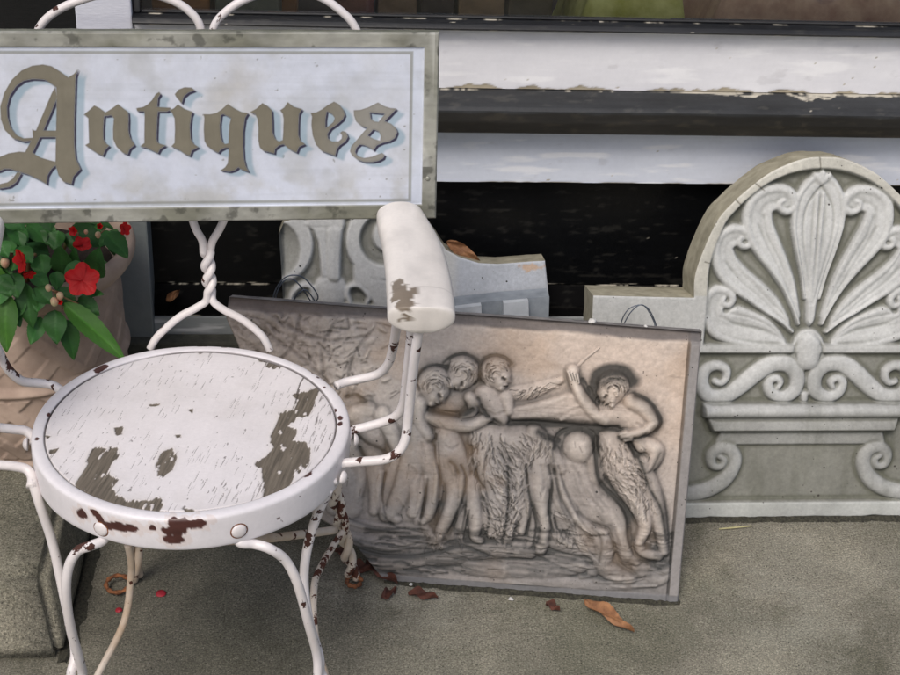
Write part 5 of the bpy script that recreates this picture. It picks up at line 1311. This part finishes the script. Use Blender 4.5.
arm_r = build('arm', *join([rod(pts_arm([(336, 386, .441), (346, 382, .442), (362, 378.5, .447), (378, 374, .458), (388, 364, .482), (393, 348, .52), (396, 330, .575), (398, 315, .635)])),
    rod(pts_arm([(346, 445, .428), (347, 437, .433), (352, 430.5, .438), (366, 427, .443), (386, 421, .453), (398, 414, .468), (404, 400, .495), (407, 375, .545), (410, 350, .595), (412, 326, .645)])),
    rod(pts_arm([(333, 484, .420), (333, 473, .425), (340, 464.5, .430), (356, 462, .434), (384, 459.5, .440), (398, 452, .45), (405, 440, .465), (408, 420, .492), (411, 390, .54), (415, 355, .60), (419, 328, .643)]))]), M['iron'], chair)
pv, pf = armpad(arm_r, pts_arm([(421.5, 321, .660), (420.5, 302, .664), (417, 272, .665), (411, 246, .665), (403, 226, .666), (398.5, 213.5, .666)]))
pb = [(WZ(400, 289, .682), .010, (0, 1, 0), 1.8), (WZ(407, 296, .682), .009, (.4, 1, 0), 1.3), (WZ(397, 301, .672), .009, (0, 1, 0), 1.3), (WZ(412, 322, .65), .004, (1, .2, 0), 2.0), (WZ(436, 319, .655), .002), (WZ(447, 318, .66), .0022), (WZ(439, 313, .66), .0015), (WZ(398, 252, .68), .0013), (WZ(402, 275, .68), .001)]
for k in range(40): pb.append((WZ(rng.uniform(392, 450), rng.uniform(300, 334), .66), rng.uniform(.0006, .0022), (rng.uniform(-1, 1), rng.uniform(-1, 1), .2), rng.uniform(1, 2.4)))
Yf_ = WZ(421.5, 321, .66)[1]+.003
for (x_, y_, r_, st__) in ((409, 317, .0042, 2.2), (404, 313, .003, 1.6), (437, 316, .0026, 1.2), (446, 312, .0022, 1.5), (428, 309, .0016, 2), (440, 326, .0018, 1), (417, 327, .002, 1.6), (399, 320, .0024, 1.4)): pb.append((WY(x_, y_, Yf_), r_, (1, 0, .2), st__))
pb += [(WZ(396, 284, .682), .010, (.2, 1, 0), 1.5), (WZ(404, 303, .680), .010, (1, .5, 0), 1.4), (WZ(413, 290, .684), .006, (.3, 1, 0), 1.6)]
for k in range(16): pb.append((WZ(rng.uniform(384, 444), rng.uniform(222, 300), .682), rng.uniform(.0004, .0010)))
pm = blobmask(pv, pb, .35, 120)[:, None]; nn = fbm(pv[:, 0]*40, pv[:, 1]*40+pv[:, 2]*60, 4)[:, None]
gm = np.clip((fbm(pv[:, 0]*60, pv[:, 1]*30, 4)-.45)*3, 0, 1)[:, None]*.12; c = srgb(228, 222, 216)*(.90+.10*nn)*(1-gm); seam = np.exp(-((pv[:, 1]-WZ(420, 305, .66)[1]-.004+.004*nn[:, 0])/.0010)**2)[:, None]*.25
c = c*(1-pm)+srgb(124, 112, 98)*(.7+.6*nn)*pm; c = c*(1-seam)+srgb(80, 60, 50)*seam
build('arm_rest', pv, pf, M['rim'], arm_r, True, col=c)
def mx(P): return [np.array([2*SCX-.004-p[0], p[1], p[2]]) for p in P]
lp = pts_arm([(62, 391, .441), (52, 385, .442), (38, 383, .446), (22, 381, .455), (9, 370, .478), (1, 356, .505), (-9, 335, .56), (-18, 315, .63)])
lp2 = pts_arm([(34, 444, .428), (33, 438, .432), (26, 431, .438), (12, 429, .443), (-6, 426, .452), (-18, 414, .478), (-26, 380, .54), (-32, 335, .635)])
lp3 = pts_arm([(31, 487, .420), (32, 477, .425), (26, 469, .431), (12, 466, .436), (-8, 463, .442), (-20, 450, .46), (-30, 410, .52), (-38, 335, .642)])
arm_l = build('arm', *join([rod(lp), rod(lp2), rod(lp3)]), M['iron'], chair)
pv, pf = armpad(arm_l, pts_arm([(-46, 320, .662), (-43, 303, .664), (-38, 275, .665), (-31, 250, .665), (-24, 232, .666), (-18, 222.5, .666)]))
nn = fbm(pv[:, 0]*40, pv[:, 1]*40+pv[:, 2]*60, 4)[:, None]
build('arm_rest', pv, pf, M['rim'], arm_l, True, col=srgb(228, 222, 216)*(.93+.07*nn))
for x, y, z in ((341, 477, .425), (351, 440, .43), (27, 485, .42), (31, 444, .43)):
    p = WZ(x, y, z); n_ = np.array([p[0]-SCX, p[1]-SCY, 0]); n_ /= np.linalg.norm(n_); dome('rivet', np.array([SCX, SCY, z])+n_*.203, n_, .0085, .006, M['rim_plain'], chair)

# ------------------------------------------------------------------ concrete block with the planter on it
BZ = .128
def frustum(lo, hi, z0, z1, ins, wob=0):
    V_ = [(lo[0], lo[1], z0), (hi[0], lo[1], z0), (hi[0], hi[1], z0), (lo[0], hi[1], z0)]
    V_ += [(lo[0]+ins, lo[1]+ins*2.0, z1), (hi[0]-ins, lo[1]+ins*2.0, z1), (hi[0]-ins, hi[1]-ins, z1), (lo[0]+ins, hi[1]-ins, z1)]
    bm = bmesh.new(); vs = [bm.verts.new(v) for v in V_]
    for f in ((3, 2, 1, 0), (4, 5, 6, 7), (0, 1, 5, 4), (1, 2, 6, 5), (2, 3, 7, 6), (3, 0, 4, 7)): bm.faces.new([vs[i] for i in f])
    bmesh.ops.bevel(bm, geom=bm.edges[:], offset=.014, segments=4, affect='EDGES')
    bmesh.ops.subdivide_edges(bm, edges=[e for e in bm.edges if e.calc_length() > .05], cuts=10, use_grid_fill=True)
    for v in bm.verts:
        p = v.co; k = fbm(np.array([p.x*24+p.z*9]), np.array([p.y*24+p.z*13]), 4)[0]-.5
        if p.z > .02: p.z += k*.006
        p.x += k*.006*(1 if p.x > lo[0]+.2 else 0)
    bm.verts.index_update(); bm.normal_update(); V_ = np.array([v.co[:] for v in bm.verts]); F_ = [[v.index for v in f.verts] for f in bm.faces]; bm.free(); return V_, F_
V_, F_ = frustum((-1.05, 1.655), (-.372, 2.21), 0, BZ, .022)
o = build('concrete_block', V_, F_, M['ground'], None, True, loc=(-.7, 1.93, 0)); tag(o, 'weathered grey concrete block under the flower pot beside the white chair', 'concrete block')
PC = np.array([-.470, 2.075, BZ])
pot = thing('planter', PC, 'buff clay planter with a crossed strap pattern standing on the concrete block', 'planter')
NT, NZ = 400, 150; th = np.linspace(0, 2*math.pi, NT, endpoint=False); zz = np.linspace(0, .312, NZ)
def bodyr(z): return .118+.030*sstep(z/.10)+.006*np.sin(z*9)
TH, ZZ = np.meshgrid(th, zz)
rad = bodyr(ZZ)
a1 = (TH*.15/.078+ZZ/.078) % 1; a2 = (TH*.15/.078-ZZ/.078) % 1
kk = round(2*math.pi*.15/.078); a1 = (TH/(2*math.pi)*kk+ZZ/.085) % 1; a2 = (TH/(2*math.pi)*kk-ZZ/.085) % 1
s1 = sstep((.20-np.abs(a1-.5))/.03); s2 = sstep((.20-np.abs(a2-.5))/.03)
over = (np.floor(TH/(2*math.pi)*kk+ZZ/.085)+np.floor(TH/(2*math.pi)*kk-ZZ/.085)) % 2
lat = np.maximum(s1*(.75+.25*over), s2*(1-.25*over))
zone = sstep((ZZ-.02)/.004)*sstep((.150-ZZ)/.004)
rad = rad+lat*.004*zone
ridge = np.exp(-((ZZ-.158)/.007)**2)*.009+np.exp(-((ZZ-.008)/.008)**2)*.006; rad = rad+ridge
zone2 = sstep((ZZ-.172)/.004)*sstep((.285-ZZ)/.004); rad = rad+lat*.0025*zone2
rad += .0012*(fbm(TH*6, ZZ*30, 4)-.5)
Vp = np.column_stack([(PC[0]+rad*np.cos(TH)).ravel(), (PC[1]+rad*np.sin(TH)).ravel(), (PC[2]+ZZ).ravel()])
i_, j_ = np.meshgrid(np.arange(NT), np.arange(NZ-1)); Fp = np.column_stack([(j_*NT+i_).ravel(), (j_*NT+(i_+1) % NT).ravel(), ((j_+1)*NT+(i_+1) % NT).ravel(), ((j_+1)*NT+i_).ravel()])
build('pot_body', Vp, Fp, M['pot'], pot, True)
rp = catmull([(.150, .286), (.158, .290), (.170, .302), (.179, .316), (.181, .330), (.176, .339), (.166, .338), (.158, .328), (.152, .310), (.146, .290), (.142, .24)], 6)
V_, F_ = lathe([tuple(p) for p in rp], PC, 96); build('rim', V_, F_, M['pot'], pot, True)
V_, F_ = lathe([(.0001, .287)]+[(r, .287+.006*fbm(np.array([r*60]), np.array([1.]))[0]) for r in (.04, .08, .12, .1475)], PC, 64); build('soil', V_, F_, M['soil'], pot, True)

# flowering plant
plant = thing('flowering_plant', PC+np.array([0, 0, .288]), 'red flowering bedding plant with dark green leaves growing in the buff planter', 'plant')
pr_ = random.Random(11)
def leaf(base, tip, w, nrm, m, curl=.12, fold=.18, name='leaf', vein=.3, parent=plant):
    base = np.array(base, float); tip = np.array(tip, float); ax = tip-base; L_ = np.linalg.norm(ax); ax /= L_
    nrm = np.array(nrm, float); nrm = nrm-ax*(nrm @ ax); nrm /= np.linalg.norm(nrm)+1e-9; sd_ = np.cross(ax, nrm)
    NA, NB = 26, 13; V_ = []; C_ = []; tone = pr_.uniform(.70, 1.30); ph_ = pr_.uniform(0, 9)
    for i in range(NA):
        t = i/(NA-1); wt = w*.5*max(math.sin(math.pi*t**.82)**.75*(1-.25*t)*1.12, .012)
        wt *= 1+.035*math.sin(t*95)
        for j in range(NB):
            s = (j/(NB-1)-.5)*2
            h = abs(s)*wt*fold*1.6-curl*L_*(t*t-.15*t)-.25*curl*wt*s*s*2
            vn = math.sin((t*9-abs(s)*1.6)*2*math.pi)
            h += .0006*vn*(1-abs(s))+(.0016*math.sin(t*7+ph_+s*2) if parent is plant else .0034*math.sin(t*11+ph_+s*3.1)*(.4+abs(s)))
            V_.append(base+ax*L_*t+sd_*s*wt+nrm*h)
            mid_ = math.exp(-(s*wt/.0009)**2); g = 1+vein*1.2*mid_+vein*.45*max(vn, 0)**4*(1-abs(s)*.4)+.1*(1-abs(s))
            g *= tone; C_.append((g*.98, g, g*.9))
    F_ = [[i*NB+j, i*NB+j+1, (i+1)*NB+j+1, (i+1)*NB+j] for i in range(NA-1) for j in range(NB-1)]
    n0 = len(V_); V_ = np.array(V_); 
    return build(name, V_, F_, m, parent, True, col=np.array(C_))
def q6(x, y, Y): return WY(x/5.625, 220+y/5.625, Y)
LF = [((100, 55), (88, 195), 115, 2.00), ((278, 190), (148, 135), 85, 2.0), ((225, 195), (248, 318), 125, 1.97), ((352, 305), (338, 148), 125, 1.95), ((440, 275), (420, 160), 90, 2.0),
      ((535, 325), (548, 165), 135, 1.96), ((600, 75), (722, 205), 125, 1.95), ((125, 205), (58, 285), 80, 1.97), ((180, 300), (275, 380), 95, 1.95), ((318, 290), (320, 395), 85, 1.94),
      ((140, 350), (172, 618), 130, 1.92), ((240, 380), (200, 520), 110, 1.93), ((70, 300), (100, 440), 120, 1.95), ((0, 310), (60, 430), 110, 1.95), ((440, 440), (556, 530), 105, 1.925), ((455, 400), (575, 415), 60, 1.93),
      ((310, 505), (318, 700), 140, 1.90), ((370, 560), (420, 790), 110, 1.905), ((230, 545), (170, 700), 100, 1.92), ((60, 470), (110, 600), 90, 1.94), ((330, 60), (300, 170), 130, 2.03), ((200, 60), (230, 160), 120, 2.03), ((480, 90), (560, 40), 110, 2.02), ((420, 60), (400, 170), 120, 2.03), ((0, 120), (40, 210), 100, 2.0), ((-60, 180), (0, 280), 110, 1.98), ((-20, 60), (40, 20), 100, 2.0),
      ((380, 250), (470, 330), 110, 1.9), ((200, 380), (290, 470), 110, 1.9), ((20, 340), (-10, 480), 110, 1.9), ((330, 380), (420, 500), 105, 1.9), ((100, 150), (180, 240), 110, 1.9), ((480, 330), (530, 420), 90, 1.9), ((130, 440), (60, 560), 90, 1.9), ((390, 480), (470, 600), 90, 1.9), ((0, 200), (60, 320), 110, 1.9), ((620, 60), (560, 150), 90, 1.98)]
for (b_, t_, w_, Y_) in LF:
    my = max(b_[1], t_[1])
    Y_ = Y_ if my < 200 else (1.935 if my < 330 else (1.900 if my < 400 else 1.868))
    p, q = q6(b_[0], b_[1], Y_+.012), q6(t_[0], t_[1], Y_-.010)
    leaf(p, q, w_/5.625/700, (pr_.uniform(-.35, .35), -.75, .75+pr_.uniform(-.25, .25)), M['leaf'], pr_.uniform(.02, .14), pr_.uniform(.08, .2), vein=.22)
leaf(WY(64, 303, 1.860), WY(126, 358, 1.815), .033, (.35, -.7, .7), M['leaf_bright'], .10, .16, vein=.38)
leaf(WY(6, 292, 1.875), WY(5, 353, 1.84), .038, (-.2, -.8, .6), M['leaf_bright'], .08, .14, vein=.25)
leaf(WY(-14, 262, 1.93), WY(8, 300, 1.92), .034, (-.2, -.8, .6), M['leaf_bright'], .08, .14, vein=.2)
nstem = 0
for k in range(52):
    a = pr_.uniform(0, 6.283); r = .165*math.sqrt(pr_.random()); z = pr_.uniform(.30, .46)+.05*(1-r/.165)
    c_ = PC+np.array([r*math.cos(a), r*math.sin(a), z])
    if c_[1] < 1.995 and c_[2] < .52+.1: c_[2] -= .02
    if c_[1] < 1.93: continue
    a2_ = a+pr_.uniform(-.8, .8); l = pr_.uniform(.045, .07); d = np.array([math.cos(a2_)*.8, math.sin(a2_)*.8, pr_.uniform(-.6, .1)])
    leaf(c_-d*l*.4, c_+d*l*.6, pr_.uniform(.028, .038), (pr_.uniform(-.4, .4), pr_.uniform(-.7, 0), .8), M['leaf'], pr_.uniform(.05, .2), .15, vein=.2)
sp = []
for k in range(13):
    a = pr_.uniform(0, 6.283); r = pr_.uniform(.02, .11); p0 = PC+np.array([r*.6*math.cos(a), r*.6*math.sin(a), .285]); p1 = PC+np.array([r*1.35*math.cos(a), r*1.35*math.sin(a), pr_.uniform(.36, .46)])
    sp.append(tube([p0, (p0+p1)/2+np.array([0, 0, .02]), p1], [.0035, .003, .0022], 8, 4))
for (x0, y0, x1, y1, Y_) in ((300, 400, 440, 470, 1.862), (345, 440, 350, 500, 1.858), (270, 380, 335, 405, 1.862), (438, 70, 440, 130, 1.97), (550, 80, 590, 50, 1.98)):
    sp.append(tube([q6(x0, y0, Y_), q6((x0+x1)/2, (y0+y1)/2+6, Y_-.004), q6(x1, y1, Y_)], .0013, 6, 3))
for q_ in sp: build('stem', *q_, M['stem'], plant)
def flower(c_, r, nrm, n=5, m='petal', open_=1.0, rot=0.0):
    nrm = np.array(nrm, float)/np.linalg.norm(nrm); a = np.cross(nrm, [0, 0, 1]); a /= np.linalg.norm(a); b = np.cross(nrm, a); V_ = []; F_ = []; C_ = []
    for k in range(n):
        an = rot+2*math.pi*k/n; d = math.cos(an)*a+math.sin(an)*b; s_ = np.cross(nrm, d); n0 = len(V_); NA, NB = 9, 9
        for i in range(NA):
            t = i/(NA-1)
            for j in range(NB):
                s = (j/(NB-1)-.5)*2; w = r*.78*math.sin(min(t*1.15+.08, 1)*math.pi*.5)*(1 if t < .8 else math.sqrt(max(1-((t-.8)/.26)**2, .02)))
                notch = 1-.14*math.exp(-(s/.25)**2)*t**4
                V_.append(np.array(c_)+d*r*open_*t*notch+s_*s*w*open_+nrm*(r*(.28*t*(1-t)+(1-open_)*t)+.0006*k+.10*r*s*s*t+.0005*math.sin(9*s+k)))
                g = .75+.35*t; C_.append((g, g*(.8+.3*t), g))
        F_ += [[n0+i*NB+j, n0+i*NB+j+1, n0+(i+1)*NB+j+1, n0+(i+1)*NB+j] for i in range(NA-1) for j in range(NB-1)]
    o = build('flower', np.array(V_), F_, M[m], plant, True, col=np.array(C_)); return o
flower(WY(82.5, 280, 1.865), .0215, (.05, -.75, .55), rot=.3)
flower(WY(24, 261, 1.89), .019, (-.75, -.6, .2), rot=.9, open_=.8)
flower(WY(28, 272, 1.885), .012, (.3, -.6, -.3), rot=.1, open_=.7)
flower(WY(82, 246, 1.945), .015, (.2, -.35, .9), rot=.5, open_=.8)
flower(WY(75, 231, 1.955), .011, (-.3, -.7, .3), rot=.2, open_=.6)
flower(WY(123, 229, 1.955), .013, (.6, -.6, .4), rot=1.2, open_=.7)
flower(WY(60, 301, 1.855), .009, (.1, -.8, .2), open_=.4)
flower(WY(100, 227, 1.96), .010, (.1, -.7, .5), open_=.4)
def bud(p, r, parent=plant): 
    V_, F_ = lathe([(r*math.sin(t)*(1-.15*math.cos(t)), -r*1.25*math.cos(t)) for t in np.linspace(.02, math.pi-.02, 9)], p, 12); build('bud', V_, F_, M['bud'], parent, True)
for x, y, Y_, r in ((48.5, 288, 1.86, .0045), (54.5, 302, 1.85, .0058), (60, 296, 1.85, .005), (5, 263, 1.93, .0065), (98, 235, 1.96, .0042), (86, 232, 1.96, .003)): bud(WY(x, y, Y_), r)

# ------------------------------------------------------------------ small things lying about
def litter(name, px, pts_z, w, m, label, cat, curl=.25, group=None, fold=.2):
    a, b = pts_z; o = leaf(a, b, w, (0, -.1, 1), M[m], curl, fold, name=name, vein=.25, parent=None)
    tag(o, label, cat, group); return o
def flatleaf(name, p, q, w, m, label, cat, curl=.1, group=None, lift=.006, nrm=(0, -.2, 1)):
    o = leaf(p, q, w, nrm, M[m], curl, .3, name=name, vein=.2, parent=None); tag(o, label, cat, group); return o
flatleaf('dry_leaf', WZ(584, 599, .010), WZ(634, 634, .007), .024, 'dryleaf', 'long orange brown dry leaf under the lower right edge of the relief plaque', 'leaf', -.06)
flatleaf('dry_leaf', WY(447, 241, 2.23), WY(482, 264, 2.215), .022, 'dryleaf', 'brown dry leaf caught behind the broken console piece', 'leaf', .05, nrm=(.2, -1, .3))
flatleaf('dry_leaf', WY(166, 301, 2.268), WY(180, 290, 2.272), .014, 'dryleaf', 'small orange leaf on the black ledge between planter and chair back', 'leaf', .05, nrm=(0, -1, .6))
dl = [(350, 566, 372, 572, .022, 'crumpled reddish leaf nearest the rusty rear foot of the chair'), (366, 560, 398, 588, .026, 'largest dark red leaf by the broken corner of the plaque'), (382, 598, 396, 590, .016, 'small rounded red brown leaf just below the broken corner'),
      (408, 592, 438, 600, .018, 'flat dark red leaf half under the lower edge of the plaque'), (546, 602, 560, 612, .014, 'short brown leaf beside the long orange one'), (336, 548, 352, 560, .02, 'dark leaf scrap behind the chair leg')]
for (x0, y0, x1, y1, w, lb) in dl: flatleaf('leaf_scrap', WZ(x0, y0, .006), WZ(x1, y1, .005), w, 'darkleaf', lb, 'leaf', -.15, 'dark leaf scraps by the plaque')
def petalbit(p, r, lb):
    V_, F_ = lathe([(.0002, .003), (r*.5, .0035), (r*.9, .0022), (r, .001)], p, 14); V_[:, 2] += .002*np.abs(fbm(V_[:, 0]*200, V_[:, 1]*200, 2))
    tag(build('fallen_petal', V_, F_, m_plain('faded_petal', srgb(150, 28, 44), .6, .3, 90, 0), None, True, loc=p), lb, 'petal')
petalbit(WZ(161, 594.5, 0), .008, 'crimson fallen petal on the pavement under the seat')
petalbit(WZ(119, 611, 0), .0055, 'tiny dark red petal beside the thin leg brace')
def pebble(p, r, m, lb, name='pebble', cat='pebble', g=None):
    V_, F_ = lathe([(r*math.sin(t), -r*.6*math.cos(t)) for t in np.linspace(.02, math.pi-.02, 8)], np.array(p)+np.array([0, 0, r*.55]), 12)
    k = fbm(V_[:, 0]*260, V_[:, 1]*260+V_[:, 2]*200, 3)-.5; V_ += (V_-V_.mean(0))*k[:, None]*.9
    tag(build(name, V_, F_, m, None, True, loc=p), lb, cat, g)
M['chip'] = m_plain('white_chip', srgb(206, 204, 200), .7, .1, 60, 0)
topR = FR.world(*[[q] for q in FR.loc(592, 324)], [-.010])[0]
pebble(topR, .0062, M['chip'], 'white pebble on the top edge of the relief plaque', 'pebble')
topR2 = FR.world(*[[q] for q in FR.loc(646, 328)], [-.010])[0]
pebble(topR2, .0028, M['chip'], 'tiny white crumb on the top edge of the plaque near its right corner', 'stone_crumb', 'crumb')
pebble(WZ(511, 600, .002), .0040, M['chip'], 'white crumb on the pavement below the middle of the plaque', 'stone_crumb', 'crumb')
pebble(WZ(411, 585, .002), .0028, M['chip'], 'white crumb by the broken lower left corner of the plaque', 'stone_crumb', 'crumb')
V_, F_ = tube([WZ(719, 529, .003), WZ(735, 527.5, .004), WZ(752, 526, .003)], [.0012, .0016, .0008], 8, 4)
tag(build('twig', V_, F_, m_plain('straw_twig', srgb(176, 170, 128), .7, .2, 60, 0), None, True), 'thin straw coloured twig on the pavement below the palmette slab', 'twig')
# debris too fine to count: grit and flakes along the foot of the slabs
gr_ = np.random.RandomState(3); parts = []
for k in range(900):
    if k < 330: x = gr_.uniform(690, 915); y = 521+abs(gr_.normal(0, 3)); s = gr_.uniform(.0006, .0022)
    elif k < 520: x = gr_.uniform(385, 680); y = 583+(x-385)*.075+abs(gr_.normal(0, 3)); s = gr_.uniform(.0006, .002)
    else: x = gr_.uniform(-40, 940); y = gr_.uniform(525, 700); s = gr_.uniform(.0005, .0015)
    p = WZ(x, y, 0); n_ = 5; a0 = gr_.uniform(0, 6)
    if p[0] < -.36 and p[1] > 1.64: continue
    V_ = [p+np.array([s*math.cos(a0+i*1.2566)*gr_.uniform(.6, 1.2), s*math.sin(a0+i*1.2566)*gr_.uniform(.6, 1.2), 0]) for i in range(n_)]+[p+np.array([0, 0, s*gr_.uniform(.5, 1)])]
    parts.append((np.array(V_), [[i, (i+1) % n_, n_] for i in range(n_)]))
tag(build('grit', *join(parts), m_plain('pale_grit', srgb(84, 82, 72), .8, .35, 300, 0, c2=srgb(138, 134, 122)), None, False), kind='stuff')
# wire hangers standing up behind the plaque
def wireloop(pts, r, lb):
    V_, F_ = tube(pts, r, 8, 10); tag(build('wire_loop', V_, F_, M['wire'], None, True), lb, 'wire')
YR = 2.0
wireloop([WY(620, 334, YR), WY(622, 320, YR), WY(629, 309, YR), WY(641, 305, YR), WY(650, 311, YR), WY(657, 328, YR), WY(656, 338, YR-.01), WY(624, 334, YR-.01), WY(627, 318, YR-.01), WY(637, 306.5, YR-.01), WY(645, 306.5, YR-.01), WY(654, 322, YR-.01), WY(656, 336, YR-.02)], .0009, 'thin wire hanger looped up behind the right part of the plaque')
YR = 2.09
wireloop([WY(272, 305, YR), WY(276, 289, YR), WY(286, 277, YR), WY(300, 276, YR), WY(311, 285, YR), WY(318, 297, YR), WY(312, 302, YR), WY(302, 288, YR-.01), WY(292, 279, YR-.01), WY(282, 283, YR-.01), WY(276, 300, YR-.01), WY(290, 310, YR-.01), WY(296, 296, YR-.02), WY(306, 290, YR-.02), WY(316, 303, YR-.02)], .0011, 'tangled wire loops at the foot of the console carving')
# dark stone plinth behind planter and chair
zP = WY(130, 338, YW-.03)[2]
V_, F_ = bevelbox((px0-.12, YW-.045, 0), (XR, YW-.0135, zP), .004)
o = build('stone_plinth', V_, F_, m_plain('dark_plinth', srgb(62, 62, 56), .9, .3, 40, .002, c2=srgb(88, 88, 78)), wall, False)

def shade_dirt_line(a, b, w, lab):  # dark strip of dirt that also stands in for contact shade
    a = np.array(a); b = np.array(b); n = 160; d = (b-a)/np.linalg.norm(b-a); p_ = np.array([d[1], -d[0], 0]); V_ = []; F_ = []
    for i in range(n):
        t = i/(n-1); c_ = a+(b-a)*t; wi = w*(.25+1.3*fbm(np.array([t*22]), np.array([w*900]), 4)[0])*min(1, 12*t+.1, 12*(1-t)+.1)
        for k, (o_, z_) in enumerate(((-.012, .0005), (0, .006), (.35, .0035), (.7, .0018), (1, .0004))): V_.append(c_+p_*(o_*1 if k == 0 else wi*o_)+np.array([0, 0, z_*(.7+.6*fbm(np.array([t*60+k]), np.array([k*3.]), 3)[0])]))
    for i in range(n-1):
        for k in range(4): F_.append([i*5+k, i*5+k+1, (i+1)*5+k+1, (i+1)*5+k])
    tag(build('shade_dirt_strip', np.array(V_), F_, M['dirt_shade'], None, True, loc=a), kind='stuff')
M['dirt_shade'] = m_plain('contact_shade_dirt', srgb(36, 35, 30), .95, .5, 260, .0015, c2=srgb(74, 72, 60))
shade_dirt_line(WZ(640, 521), WZ(925, 518.5), .0085, '')
shade_dirt_line(WZ(384, 583), WZ(680, 605), .0065, '')
shade_dirt_line([-.37, 1.655, 0], [-.36, 2.1, 0], .012, '')
